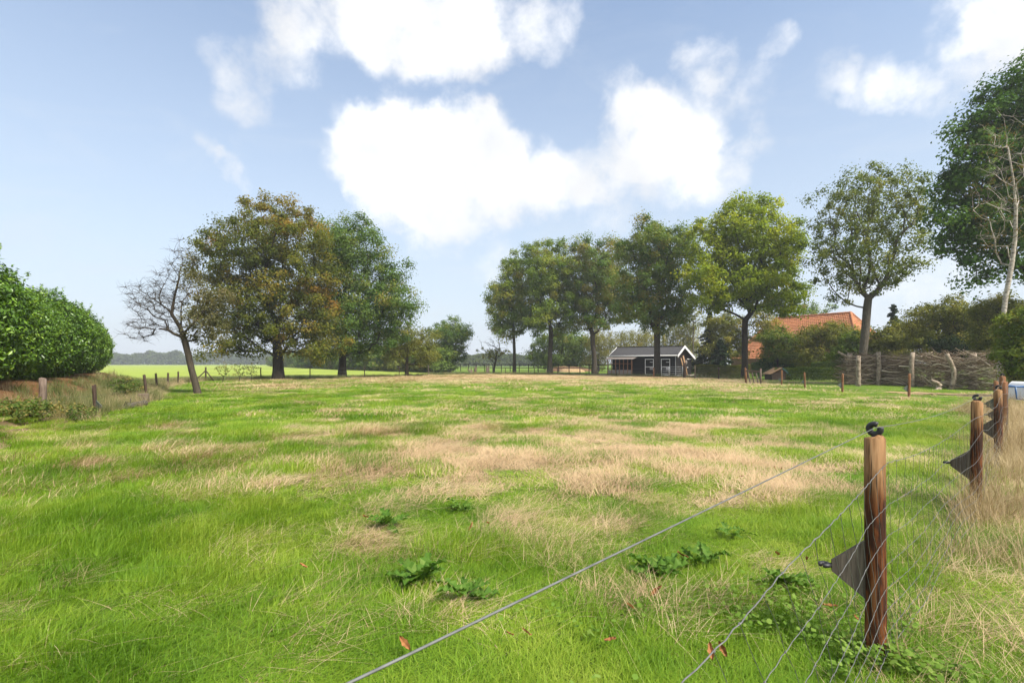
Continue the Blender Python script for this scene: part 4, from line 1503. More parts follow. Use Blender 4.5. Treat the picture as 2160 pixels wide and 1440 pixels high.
# fence line as a path
FP = np.array(list(zip(RB_X, RB_Y)))[:16]
seg = np.linalg.norm(np.diff(FP, axis=0), axis=1)
FS = np.concatenate([[0], np.cumsum(seg)])


def fpos(s):
    return np.stack([np.interp(s, FS, FP[:, 0]), np.interp(s, FS, FP[:, 1])], -1)


S_POST = FS[3]
fence = empty('wire_mesh_fence', (FP[3][0], FP[3][1], h(*FP[3])))
FO = np.array(fence.location)
POSTS = [  # path index, height, radius, material, has ring insulator
    (3, 1.215, .049, 'post', True), (4, 1.19, .052, 'post', True), (5, 1.13, .052, 'post', True), (6, 1.16, .06, 'post_plain', False), (7, 1.22, .06, 'post_plain', True),
    (8, 1.1, .055, 'post_plain', False), (11, 1.07, .055, 'post_plain', False), (12, 1.04, .055, 'post_plain', False), (13, .99, .055, 'post_plain', False), (14, 1.1, .055, 'post_plain', False), (15, 1.02, .06, 'post_plain', False)]
for k, (ix, hh, r, mt, ring) in enumerate(POSTS):
    x, y = FP[ix]
    z0 = h(x, y)
    lean = [(-.004, .0), (.015, .0), (.0, 0), (.01, 0), (0, 0), (.01, 0), (.015, 0), (.02, 0), (-.03, .02), (.01, 0), (0, 0)][k]
    po = post_mesh(x, y, z0, hh, r, 400 + k, 20 if k < 3 else 10, lean).build('post', M[mt], fence, smooth=True)
    po.location = (x - FO[0], y - FO[1], z0 - FO[2])
    if k == 0:
        po['label'] = 'thick reddish-brown post with dark stain and pale top'
    if ring:
        ring_insulator((lean[0] * hh, lean[1] * hh, hh - .005), (0, 0, 1), 1.25).build('insulator', M['rubber'], po, smooth=True)
    # wooden distance boards toward the pasture
    tg = fpos(np.array([FS[ix] + .3]))[0] - fpos(np.array([FS[ix] - .3]))[0]
    tg /= np.linalg.norm(tg)
    nx, ny = -tg[1], tg[0]
    if k == 0:
        nx, ny = -.93, .37
    mb = MB()
    zc = [.49, .5, .52, .5, .5, .45, .42, .42, .38, .4, .4][k]
    distance_board(mb, nx * r * .8, ny * r * .8, 0, nx, ny, .165 if k < 3 else .17, zc + .165, zc - .165, .06)
    mb.build('distance_board', M['board' if k < 4 else 'green_board'], po)
    e = np.array([nx, ny, 0]) * (r * .8 + (.165 if k < 3 else .17)) + [0, 0, zc]
    ring_insulator(e, (nx, ny, 0.0), 1.0).build('insulator', M['rubber'], po, smooth=True)


def wire_path(s0, s1, zf, lat=None, n=160):
    s = np.linspace(s0, s1, n)
    q = fpos(s)
    tg = np.gradient(q, axis=0)
    tg /= np.linalg.norm(tg, axis=1, keepdims=True)
    nrm = np.stack([tg[:, 1], -tg[:, 0]], -1)          # camera side of the fence
    o = np.full(n, -.0) if lat is None else lat(s)
    q = q + nrm * o[:, None]
    z = zf(s)
    return np.stack([q[:, 0], q[:, 1], z], -1)


SP = np.array([0.0] + [FS[i] for i, *_ in POSTS])


def sag(s, depth):
    """0 at the posts, -depth midway"""
    i = np.clip(np.searchsorted(SP, s) - 1, 0, len(SP) - 2)
    t = (s - SP[i]) / (SP[i + 1] - SP[i])
    t = np.clip(t, 0, 1)
    return -depth * 4 * t * (1 - t)


ringz = np.array([1.275] + [hh + .045 for _, hh, *_ in POSTS]) + np.array([0] + [h(*FP[i]) for i, *_ in POSTS])
mb = MB()
mb.tube(wire_path(FS[1] - .6, FS[7], lambda s: np.interp(s, SP, ringz) + sag(s, .05) * (s > S_POST), None, 200) - FO, .0018, 6)
mb.build('top_cord', M['rope'], fence, smooth=True)

MZ = [1.10, .88, .70, .55, .42, .31, .20, .10]
side = lambda s: .064 + .012 * np.sin(s * 2.3)


def mesh_z(s, z):
    """a mesh wire's height: slack and buckled between the posts"""
    k = np.interp(s, [0, S_POST, S_POST + 4, 40], [.02, .03, .05, .03])
    return z * .985 + sag(s, .05) * z + k * (fbm(s * .9 + z * 3, s * 0 + z * 2, 55, 2) - .5) * 2 * (z > .12)


gz = lambda s: np.interp(s, FS, [h(a, b) for a, b in FP])
for k, z in enumerate(MZ):
    lat = lambda s, z=z: side(s) + .05 * (fbm(s * 1.1, s * 0 + z * 2.5, 57, 2) - .5)
    pth = wire_path(FS[1] - .2, FS[8], lambda s, z=z: mesh_z(s, z) + gz(s), lat, 420)
    # crimps
    sN = np.linspace(0, 1, len(pth)) * (FS[8] - FS[1])
    pth[:, 2] += .0035 * np.sin(sN * 2 * math.pi / .085)
    MB().tube(pth - FO, .0016 if k in (0, 7) else .0012, 5).build('line_wire', M['wire'], fence, smooth=True)
    MB().tube(wire_path(FS[8], FS[15], lambda s, z=z: z * .92 + gz(s), None, 60) - FO, .0022, 4).build('line_wire', M['wire'], fence, smooth=True)

s = FS[1] + .02
knot_off = np.array([[1, 0, 0], [-1, 0, 0], [0, 1, 0], [0, -1, 0], [0, 0, 1], [0, 0, -1]], float)
knot_f = [(0, 2, 4), (2, 1, 4), (1, 3, 4), (3, 0, 4), (2, 0, 5), (1, 2, 5), (3, 1, 5), (0, 3, 5)]
while s < FS[8]:
    shear = np.interp(s, [FS[1], S_POST - 1.0, S_POST - .25, S_POST + .1, S_POST + 1.2, FS[8]], [.72, .75, .35, .12, .25, .2])
    pts = []
    rg = np.random.default_rng(int(s * 1000))
    zz = np.array(MZ)
    ss = s + shear * (MZ[0] - zz) + rg.normal(0, .008, len(zz))
    P = []
    for q, z in zip(ss, zz):
        q = min(q, FS[9])
        a = np.array([q])
        P.append(wire_path(q - .01, q + .01, lambda w, z=z: mesh_z(np.full_like(w, q), z) + gz(np.full_like(w, q)), lambda w, z=z: side(w) + .05 * (fbm(w * 1.1, w * 0 + z * 2.5, 57, 2) - .5), 3)[1])
    P = np.array(P)
    mb = MB()
    mid = (P[1:] + P[:-1]) / 2 + rg.normal(0, .005, (len(P) - 1, 3))
    full = np.empty((len(P) * 2 - 1, 3))
    full[0::2] = P
    full[1::2] = mid
    mb.tube(full - FO, .0010, 4)
    if s < S_POST + 3.5:
        for q in P:
            mb.add(q - FO + knot_off * .0045, knot_f)
    mb.build('stay_wire', M['wire'], fence)
    s += .165
tag(fence, 'knotted wire mesh fence on brown round posts with grey boards, edging the dead grass', 'fence')

# ------------------------------------------------------------------ the fence before the bank, and the fence past the oaks
def post_fence(name, label, pts, wires, seed, wr=.003):
    """pts: (x, y, height, radius, material, lean)"""
    x0, y0 = pts[0][:2]
    root = empty(name, (x0, y0, h(x0, y0)))
    o0 = np.array(root.location)
    tops = []
    for k, (x, y, hh, r, mt, ln) in enumerate(pts):
        z0 = h(x, y)
        po = post_mesh(x, y, z0, hh, r, seed + k, 10, (ln, 0), .008).build('post', M[mt], root, smooth=True)
        po.location = (x - o0[0], y - o0[1], z0 - o0[2])
        tops.append((x, y, z0, hh, ln))
    for w in wires:
        path = []
        for k in range(len(tops) - 1):
            a = np.array([tops[k][0] + tops[k][4] * tops[k][3] * w, tops[k][1] - .06, tops[k][2] + tops[k][3] * w])
            b_ = np.array([tops[k + 1][0] + tops[k + 1][4] * tops[k + 1][3] * w, tops[k + 1][1] - .06, tops[k + 1][2] + tops[k + 1][3] * w])
            for t in np.linspace(0, 1, 7)[:-1]:
                path.append(a + (b_ - a) * t - [0, 0, .10 * 4 * t * (1 - t) * .6])
        path.append(b_)
        MB().tube(np.array(path) - o0, wr, 4).build('wire', M['wire'], root)
    tag(root, label, 'fence')
    return root


lf = [(*ph(90, 893), .95, .085, 'post_pale', .0), (*ph(202, 878), .88, .055, 'post_dark', -.06), (*ph(311, 845), 1.15, .055, 'post_dark', -.12), (*ph(332, 824), 1.0, .06, 'post_dark', -.1),
      (*ph(354, 815), .95, .06, 'post_dark', .02), (*ph(376, 809), .95, .06, 'post_dark', 0), (*ph(402, 806), .95, .05, 'post_dark', .02), (*ph(434, 803), 1.25, .07, 'post_dark', 0)]
lfence = post_fence('post_and_wire_fence', 'leaning dark posts with slack wire running along the bank foot to the braced corner', lf, (.92, .62), 500, .002)
# its green triangular board and corner braces
xq, yq = lf[1][:2]
pq = [c for c in lfence.children if c.name.startswith('post')][1]
mb = MB(); distance_board(mb, .03, -.02, 0, .95, -.3, .24, .42, .06, .05); mb.build('distance_board', M['green_board'], pq)
xq, yq = lf[7][:2]
o0 = np.array(lfence.location)
for sgn in (-1, 1):
    MB().tube([np.array([xq, yq, .95]) - o0, np.array([xq + sgn * .85, yq - .2, h(xq + sgn * .85, yq - .2) + .02]) - o0], .05, 8).build('brace', M['post_dark'], lfence, smooth=True)

bfp = [(*ph(434, 802.6), 1.2, .05, 'post_dark', 0), (*ph(550, 799.2), 1.15, .055, 'post_dark', 0), (*ph(654, 799), 1.2, .05, 'post_dark', 0), (*ph(769, 796.2), 1.2, .05, 'post_dark', 0), (*ph(842, 794), 1.2, .05, 'post_dark', 0),
       (*ph(904, 790.5), 1.3, .05, 'post_pale', 0), (*ph(1000, 789), 1.1, .05, 'post_dark', 0), (*ph(1066, 789), .9, .05, 'post_dark', 0), (*ph(1127, 789.5), 1.2, .05, 'post_dark', 0), (*ph(1176, 790.5), .9, .05, 'post_dark', 0), (*ph(1300, 793), 1.1, .05, 'post_dark', 0),
       (*ph(1379, 796), 1.1, .06, 'post_plain', 0)]
post_fence('post_and_wire_fence', 'thin posts with wire behind the meadow, running from oaks to tree row', bfp, (.93, .6, .3), 530, .006)
# fence before the stable hedge: tall thin posts with netting
nf = [(*ph(1444, 797.5), 1.6, .16, 'post_dark', 0), (*ph(1466, 799), 1.35, .05, 'post_pale', 0), (*ph(1516, 800), 1.2, .05, 'post_dark', 0), (*ph(1572, 801.5), 1.2, .07, 'post_plain', 0)]
post_fence('netting_fence', 'wire netting on posts from the thick black gatepost to the maple foot', nf, (.97, .85, .73, .6, .48, .36, .22, .1), 560, .004)

# ------------------------------------------------------------------ stump, log, split stumps
def stump(name, label, x, y, r, hh, mat, seed, lean=0.0):
    rg = np.random.default_rng(seed)
    z0 = h(x, y)
    zs = np.array([-.1, .02, .12, hh * .6, hh - .01, hh])
    rs = np.array([1.3, 1.25, 1.08, 1, 1.0, .9]) * r
    mb = MB().tube(np.stack([lean * zs, zs * 0, zs], -1), rs, 14)
    v = mb.v[0]
    a = np.arctan2(v[:, 1], v[:, 0])
    k = 1 + .10 * np.sin(a * 4 + seed) + .05 * np.sin(a * 9)
    v[:, 0] *= k; v[:, 1] *= k
    o = mb.build(name, mat, None, smooth=False)
    o.location = (x, y, z0)
    return tag(o, label, 'stump')


xs, ys = ph(303, 852)
stump('tree_stump', 'sawn pale tree stump at the fence foot before the bank', xs, ys, .19, .42, M['post_pale'], 3)
rg = np.random.default_rng(8)
root = empty('fallen_log', (*ph(265, 862), h(*ph(265, 862))))
p0 = np.array([*ph(244, 866), 0.0]); p1 = np.array([*ph(304, 857), 0.0])
tt = np.linspace(0, 1, 9)
pts = p0 + (p1 - p0) * tt[:, None]
pts[:, 2] = H(pts[:, 0], pts[:, 1]) + .10 + rg.normal(0, .02, 9)
MB().tube(pts - np.array(root.location), .11 + rg.normal(0, .018, 9), 9).build('log_wood', M['bark_grey'], root)
for k in range(5):
    q = pts[rg.integers(1, 8)]
    d_ = rg.normal(size=3); d_[2] = abs(d_[2]); d_ /= np.linalg.norm(d_)
    MB().tube([q - np.array(root.location), q + d_ * .3 - np.array(root.location)], [.03, .01], 5).build('broken_branch', M['bark_grey'], root)
tag(root, 'rotten mossy log lying in the grass beside the sawn stump', 'log')

for k, (u, lab) in enumerate([(996, 'splintered old stump with three jagged shards, farther from the hawthorn'), (1025, 'splintered upright stump close to the hawthorn trunk')]):
    x, y = ph(u, 788)
    root = empty('split_stump', (x, y, h(x, y)))
    rg = np.random.default_rng(600 + k)
    for q in range(4 - k):
        a = rg.uniform(-.5, .5)
        hh = rg.uniform(.7, 1.35)
        MB().tube([(a, rg.uniform(-.2, .2), -.1), (a * 1.2 + .05, 0, hh * .5), (a * 1.5 - .35 * (q == 0), 0, hh)], [.22, .17, .05], 7).build('shard', M['post_pale'], root)
    tag(root, lab, 'stump')

# ------------------------------------------------------------------ black paddock rail fence
pr = empty('paddock_fence', (*ph(978, 783), 0))
o0 = np.array(pr.location)
pl = [ph(905, 782.2), ph(978, 783), ph(1110, 784.8), ph(1225, 786.3), ph(1312, 788.2), ph(1372, 790.5)]
pl = np.array(pl)
cum = np.concatenate([[0], np.cumsum(np.linalg.norm(np.diff(pl, axis=0), axis=1))])
npost = 26
ss = np.linspace(0, cum[-1], npost)
PX = np.stack([np.interp(ss, cum, pl[:, 0]), np.interp(ss, cum, pl[:, 1])], -1)
for k, (x, y) in enumerate(PX):
    MB().box((x - o0[0], y - o0[1], .7), (.13, .13, 1.56)).build('post', M['rail'], pr)
    if k:
        a, b_ = PX[k - 1], (x, y)
        for z in (1.38, .78):
            mb = MB().bar((a[0] - o0[0], a[1] - o0[1] - .09, z), (b_[0] - o0[0], b_[1] - o0[1] - .09, z), .12, .045)
            mb.build('rail', M['rail'], pr)
tag(pr, 'long black two-rail timber paddock fence reaching to the stable', 'fence')

# straw and manure heap beyond the rails
M['heap'] = grain_mat('straw_manure', [(.25, (.06, .032, .018)), (.5, (.13, .075, .04)), (.75, (.24, .16, .085))], (1, 1, 1), 3.0, bump_d=.15)
for (u0, u1, v, hh, lab, sd) in [(1152, 1255, 783.5, 1.0, 'long low brown manure heap beyond the paddock rails', 1), (1180, 1235, 784.5, .75, 'small tan straw pile in front of the brown manure heap', 2)]:
    x0, y0 = ph(u0, v); x1, _ = ph(u1, v)
    nx_, ny_ = 40, 14
    X, Y = np.meshgrid(np.linspace(-1, 1, nx_), np.linspace(-1, 1, ny_))
    e = np.clip(1 - np.abs(X) ** 2.6 - np.abs(Y) ** 2.2, 0, 1) ** .55
    Z = hh * e * (.75 + .5 * fbm(X * 5 + sd, Y * 3, 90 + sd, 3)) - .05
    V = np.stack([X * (x1 - x0) / 2, Y * 2.2, Z], -1).reshape(-1, 3)
    i, j = np.meshgrid(np.arange(ny_ - 1), np.arange(nx_ - 1), indexing='ij')
    fc = np.stack([i * nx_ + j, i * nx_ + j + 1, (i + 1) * nx_ + j + 1, (i + 1) * nx_ + j], -1).reshape(-1, 4)
    o = link('manure_heap', np_mesh('manure_heap', V, fc, M['heap'] if sd == 1 else M['sandpath'], smooth=True), None, ((x0 + x1) / 2, y0 + 2.5 - (sd - 1) * 2, 0))
    tag(o, lab, 'heap')

# ------------------------------------------------------------------ black stable
M['black_wood'] = grain_mat('black_tarred_boards', [(.25, (.003, .003, .003)), (.55, (.007, .0065, .006)), (.8, (.015, .013, .012))], (1, 1, 14), 2.0, .7, .3)
M['brown_wood'] = grain_mat('dark_brown_boards', [(.25, (.007, .004, .003)), (.55, (.014, .008, .006)), (.8, (.024, .014, .010))], (1, 1, 14), 2.0, .7, .3)
M['white_paint'] = plain_mat('white_paint', (.78, .78, .77), .5, .4, 0, .06)
M['grey_roof'] = grain_mat('dark_grey_corrugated_roof', [(.25, (.035, .034, .037)), (.55, (.055, .054, .057)), (.8, (.08, .078, .081))], (3, 3, 3), 2.0, .8, .3)
M['galv'] = plain_mat('galvanised_tube', (.42, .43, .44), .4, .5, .6, .2)
M['raw_pole'] = grain_mat('raw_poles', [(.25, (.22, .12, .06)), (.55, (.38, .24, .13)), (.8, (.5, .35, .2))], (8, 8, 1), 2.0)
M['plinth'] = plain_mat('plinth_boards', (.22, .19, .17), .9)

aS = math.radians(38)
CS = np.array([21.4, 67.0, 0.0])
UL, UW = np.array([-math.cos(aS), math.sin(aS), 0]), np.array([math.sin(aS), math.cos(aS), 0])
UZ = np.array([0, 0, 1.0])
stable = empty('stable', tuple(CS))
AX = np.array([UL, UW, UZ])
LL, WW, RZ, EZ, BZ, RW = 9.1, 6.2, 3.83, 2.78, 2.5, 2.3


def W3(l, w, z):
    return UL * l + UW * w + UZ * z


def quadbox(mb, pts, th_vec):
    a = [np.asarray(q, float) for q in pts]
    b_ = [q + th_vec for q in a]
    n = len(a)
    mb.add(a + b_, [tuple(range(n))[::-1], tuple(range(n, 2 * n))] + [(i, (i + 1) % n, n + (i + 1) % n, n + i) for i in range(n)])


# walls as boards
nb = 13
for k in range(nb):
    z0, z1 = EZ * k / nb, EZ * (k + 1) / nb
    mb = MB().box(W3(LL / 2, .02 + .006 * (k % 2), (z0 + z1) / 2), (LL, .04, (z1 - z0) * .985), AX)
    mb.build('wall_board', M['black_wood'], stable)
for k in range(15):
    z0, z1 = RZ * k / 15, RZ * (k + 1) / 15
    zm = (z0 + z1) / 2
    wa = 0.05 if zm < EZ else RW * (zm - EZ) / (RZ - EZ) + .06
    wb = WW - .05 if zm < BZ else WW - (WW - RW) * (zm - BZ) / (RZ - BZ) - .06
    if wb - wa < .15:
        continue
    mb = MB().box(W3(.03 + .006 * (k % 2), (wa + wb) / 2, zm), (.04, wb - wa, (z1 - z0) * .985), AX)
    mb.build('wall_board', M['brown_wood'] if zm > 2.2 else M['black_wood'], stable)
mb = MB()
mb.box(W3(LL - .03, WW / 2, BZ / 2), (.05, WW, BZ), AX)
mb.box(W3(LL / 2, WW - .03, BZ / 2), (LL, .05, BZ), AX)
mb.build('back_wall', M['black_wood'], stable)
# corrugated roof slopes
ov, oe = .38, .28
for (wa, za, wb, zb) in ((-oe, EZ - .12, RW, RZ + .06), (RW, RZ + .06, WW + oe, BZ - .13)):
    nc = 76
    mb = MB()
    ls = np.linspace(-ov, LL + ov, nc)
    V, fcs = [], []
    for i, l in enumerate(ls):
        bz = .025 * (i % 2)
        V += [W3(l, wa, za + bz), W3(l, wb, zb + bz), W3(l, wa, za + bz - .05), W3(l, wb, zb + bz - .05)]
        if i:
            q = i * 4
            fcs += [(q - 4, q, q + 1, q - 3), (q - 2, q - 1, q + 3, q + 2)]
    fcs += [(0, 1, 3, 2), (nc * 4 - 4, nc * 4 - 2, nc * 4 - 1, nc * 4 - 3)]
    mb.add(V, fcs).build('roof', M['grey_roof'], stable)
mb = MB().bar(W3(-ov - .02, RW, RZ + .11), W3(LL + ov + .02, RW, RZ + .11), .07, .28, up=UZ)
mb.build('ridge_cap', M['grey_roof'], stable)
mb = MB().tube([W3(-ov, -oe - .05, EZ - .17), W3(LL + ov, -oe - .05, EZ - .17)], .07, 8)
mb.build('gutter', M['white_paint'], stable, smooth=True)
# bargeboards with scalloped lower edge (near gable) and plain (far gable)
for l, scallop in ((-ov - .03, True), (LL + ov + .03, False)):
    for (wa, za, wb, zb) in ((-oe - .05, EZ - .14, RW, RZ + .13), (WW + oe + .05, BZ - .15, RW, RZ + .13)):
        n = 28
        top, bot = [], []
        for i in range(n + 1):
            t = i / n
            w, z = wa + (wb - wa) * t, za + (zb - za) * t
            top.append(W3(l, w, z + .04))
            bot.append(W3(l, w, z - .26 - (.06 * abs(math.sin(t * math.pi * 9)) if scallop else 0)))
        mb = MB()
        V = top + bot
        V2 = [q - UL * .035 for q in V]
        m = n + 1
        fcs = []
        for i in range(n):
            fcs += [(i, i + 1, m + i + 1, m + i), (2 * m + i + 1, 2 * m + i, 3 * m + i, 3 * m + i + 1), (i, 2 * m + i, 2 * m + i + 1, i + 1), (m + i + 1, 3 * m + i + 1, 3 * m + i, m + i)]
        mb.add(V + V2, fcs).build('bargeboard', M['white_paint'], stable)
# stable doors on the long side
for l0 in (3.0, 0.55 - .0):
    if l0 < 1:
        l0 = .75
    dw, dh = 1.15, 2.15
    dr = MB().box(W3(l0 + dw / 2, -.025, dh / 2 + .05), (dw, .035, dh), AX).build('door', M['black_wood'], stable)
    for (la, lb, z, w) in ((0, dw, dh, .08), (0, dw, .1, .08), (0, dw, 1.12, .08), (.08, .5, 1.75, .06), (.08, .5, .8, .06), (.08, .5, 1.0, .06)):
        MB().box(W3(l0 + (la + lb) / 2, -.06, z), (lb - la, .03, w), AX).build('door_strip', M['white_paint'], dr)
    for l in (0, dw):
        MB().box(W3(l0 + l, -.062, dh / 2 + .05), (.08, .03, dh), AX).build('door_strip', M['white_paint'], dr)
# open-fronted lean-to at the far end
for k in range(7):
    MB().box(W3(5.6 + k * .6, -1.2, 1.1), (.09, .09, 2.2), AX).build('lean_to_post', M['post_plain'], stable)
mb = MB().box(W3(7.4, -1.21, .35), (3.7, .05, .7), AX); mb.build('lean_to_plinth', M['plinth'], stable)
mb = MB(); quadbox(mb, [W3(5.3, -1.55, 2.12), W3(9.5, -1.55, 2.12), W3(9.5, .0, 2.46), W3(5.3, .0, 2.46)], UZ * .05); mb.build('lean_to_roof', M['plinth'], stable)
for z in (1.55,):
    MB().bar(W3(5.5, -1.26, z), W3(9.3, -1.26, z), .07, .04).build('lean_to_rail', M['post_plain'], stable)
# gable door, lamp, downpipe
gd = MB().box(W3(-.01, 5.0, 1.1), (.03, 1.3, 2.1), AX).build('door', M['black_wood'], stable)
MB().box(W3(-.04, 5.0, 2.19), (.03, 1.4, .07), AX).build('door_strip', M['white_paint'], gd)
MB().box(W3(-.08, 4.3, 1.05), (.1, .12, .16), AX).build('latch_plate', M['white_paint'], gd)
MB().tube([W3(-.02, -.06, 0), W3(-.02, -.06, EZ - .2)], .04, 8).build('downpipe', M['galv'], stable)
tag(stable, 'black timber stable with white scalloped bargeboards and grey roof', 'stable')
for k, (w, hh, r, lab) in enumerate([(1.7, 2.3, .09, 'shorter raw pole leaning on the stable gable'), (2.5, 2.6, .12, 'taller thick raw pole leaning on the stable gable')]):
    a = CS + W3(-.75, w - .35, 0); b_ = CS + W3(-.1, w, hh)
    o = MB().tube([(0, 0, 0), (b_ - a) * .5 + [0.01, 0, .02], b_ - a], [r, r * .93, r * .85], 9).build('leaning_pole', M['raw_pole'], None, smooth=True)
    o.location = a
    tag(o, lab, 'pole')
mb = MB()
c = CS + W3(-.12, 3.6, 1.75)
bag = MB().tube([(0, 0, .28), (0.02, 0, .15), (0, 0, 0), (0, 0, -.2), (0, 0, -.34)], [.03, .13, .17, .15, .03], 9).build('feed_bag', M['plinth'], None, smooth=True)
bag.location = c
tag(bag, 'small pale hay bag hanging on the stable gable', 'bag')

# tubular yard gate
mg0, mg1 = np.array([*ph(1394, 796.2), 0]), np.array([*ph(1441, 796.6), 0])
mgate = empty('metal_gate', tuple(mg0))
dv = mg1 - mg0
for q0, q1 in ((.02, .36), (.40, .98)):
    for z in (1.22, .98, .74, .5, .26):
        MB().tube([dv * q0 + [0, 0, z], dv * q1 + [0, 0, z]], .022, 6).build('bar', M['galv'], mgate, smooth=True)
    for q in (q0, q1):
        MB().tube([dv * q + [0, 0, .1], dv * q + [0, 0, 1.26]], .028, 6).build('upright', M['galv'], mgate, smooth=True)
tag(mgate, 'galvanised tubular gate closing the yard before the stable gable', 'gate')

# ------------------------------------------------------------------ farmhouse with big tiled roof
def tile_material():
    m, b, out = new_mat('orange_clay_tiles')
    pos = b.n('ShaderNodeTexCoord').outputs['Object']
    n1 = b.noise(pos, .5, 4.0)
    n2 = b.noise(pos, 3.0, 4.0, .7)
    col = b.ramp(n2, [(.25, (.20, .075, .035)), (.5, (.38, .15, .065)), (.75, (.50, .23, .11))])
    col = b.mix(b.math('MULTIPLY', b.remap(n1, .45, .7), .5), col, (.17, .085, .045))
    principled(b, out, col, .8, .25)
    return m


M['tiles'] = tile_material()
M['brick'] = grain_mat('brown_brick', [(.3, (.10, .055, .04)), (.5, (.18, .10, .07)), (.7, (.25, .16, .115))], (1, 1, 3), 6.0)
M['glass'] = plain_mat('dark_window_glass', (.03, .035, .04), .1, .6, 0, .1)
hA, hB = np.array([43.8, 85.0, 9.0]), np.array([49.9, 75.4, 9.0])
he = (hB - hA) / np.linalg.norm(hB - hA)
hn = np.array([-.844, -.536, 0.0])
house = empty('farmhouse', tuple(((hA + hB) / 2 * [1, 1, 0])))
HOo = np.array(house.location)
ext, hw, ez = 4.2, 6.7, 2.3
cornersz = {}
LA, LBc = hA + hn * hw - he * ext, hB + hn * hw + he * ext
RA, RBc = hA - hn * hw - he * ext, hB - hn * hw + he * ext
for q in (LA, LBc, RA, RBc):
    q[2] = ez


def roof_slope(e0, e1, r0, r1, courses=26, wave=.30):
    """slope of stepped tile courses with rolled tiles; e0-e1 eave, r0-r1 ridge"""
    mb = MB()
    nrm = np.cross(e1 - e0, (r0 + r1) / 2 - e0)
    nrm /= np.linalg.norm(nrm)
    if nrm[2] < 0:
        nrm = -nrm
    for c in range(courses):
        t0, t1 = c / courses, (c + 1.12) / courses
        t1 = min(t1, 1.0)
        a0, a1 = e0 + (r0 - e0) * t0, e1 + (r1 - e1) * t0
        b0, b1 = e0 + (r0 - e0) * t1, e1 + (r1 - e1) * t1
        n = max(3, int(np.linalg.norm(a1 - a0) / wave) * 2)
        V, fcs = [], []
        for i in range(n + 1):
            s_ = i / n
            lift = nrm * (.045 * (i % 2))
            p = a0 + (a1 - a0) * s_ + nrm * .07 + lift
            q = b0 + (b1 - b0) * s_ + nrm * .01 + lift
            V += [p, q, p - nrm * .07]
            if i:
                k = i * 3
                fcs += [(k - 3, k, k + 1, k - 2), (k - 1, k + 2, k, k - 3)]
        mb.add(np.array(V) - HOo, fcs)
    return mb


roof_slope(LA, LBc, hA, hB).build('roof', M['tiles'], house)
roof_slope(RBc, RA, hB, hA).build('roof', M['tiles'], house)
roof_slope(LBc, RBc, hB, hB).build('hip', M['tiles'], house)
roof_slope(RA, LA, hA, hA).build('hip', M['tiles'], house)
for a, b_ in ((hA, hB), (hB, LBc), (hB, RBc), (hA, LA), (hA, RA)):
    n = int(np.linalg.norm(b_ - a) / .4)
    pts = [a + (b_ - a) * t + [0, 0, .08] for t in np.linspace(0, 1, n)]
    MB().tube(np.array(pts) - HOo, [.16 + .02 * (i % 2) for i in range(n)], 7).build('ridge_tiles', M['tiles'], house)
ins = .35
cs = [LA, LBc, RBc, RA]
ctr = sum(cs) / 4
for k in range(4):
    a, b_ = cs[k], cs[(k + 1) % 4]
    a = a + (ctr - a) / np.linalg.norm(ctr - a) * ins * 1.4
    b_ = b_ + (ctr - b_) / np.linalg.norm(ctr - b_) * ins * 1.4
    MB().bar((a - HOo) * [1, 1, 0] + [0, 0, ez / 2 + .1], (b_ - HOo) * [1, 1, 0] + [0, 0, ez / 2 + .1], ez + .25, .25).build('wall', M['brick'], house)
for t in (.12, .30, .52, .75):
    c = LA + (LBc - LA) * t - hn * .3
    c = np.array([c[0], c[1], 1.35])
    axw = np.array([he, hn, UZ])
    wn = MB().box(c - HOo + hn * .02, (.95, .06, 1.3), axw).build('window', M['glass'], house)
    for (o_, s_) in (((-.5, 0), (.1, .1, 1.4)), ((.5, 0), (.1, .1, 1.4)), ((0, .68), (1.1, .1, .1)), ((0, -.68), (1.1, .1, .1)), ((0, .1), (1.0, .09, .07)), ((0.0, 0), (.07, .085, 1.3))):
        MB().box(c - HOo + he * o_[0] + UZ * o_[1] + hn * .05, s_, axw).build('frame', M['white_paint'], wn)
tag(house, 'farmhouse with huge orange-red tiled hipped roof behind the garden', 'house')

# low garden shed
gs = np.array(pa(1690, 793, 68.0)) * [1, 1, 0]
shed = empty('garden_shed', tuple(gs))
for k in range(9):
    MB().box((0, -1.0 + .006 * (k % 2), .12 + k * .25), (3.1, .05, .24)).build('wall_board', M['post_dark'], shed)
for sx in (-1.52, 1.52):
    MB().box((sx, 0, 1.12), (.05, 2.0, 2.24)).build('side_wall', M['post_dark'], shed)
mb = MB(); quadbox(mb, [(-1.9, -1.3, 2.3), (1.9, -1.3, 2.3), (1.9, 1.2, 2.95), (-1.9, 1.2, 2.95)], UZ * .09); mb.build('roof', M['plinth'], shed)
MB().box((.9, -1.05, 1.1), (.8, .05, 1.9)).build('door', M['board'], shed)
tag(shed, 'low garden shed with grey sloping roof behind the shrubs', 'shed')

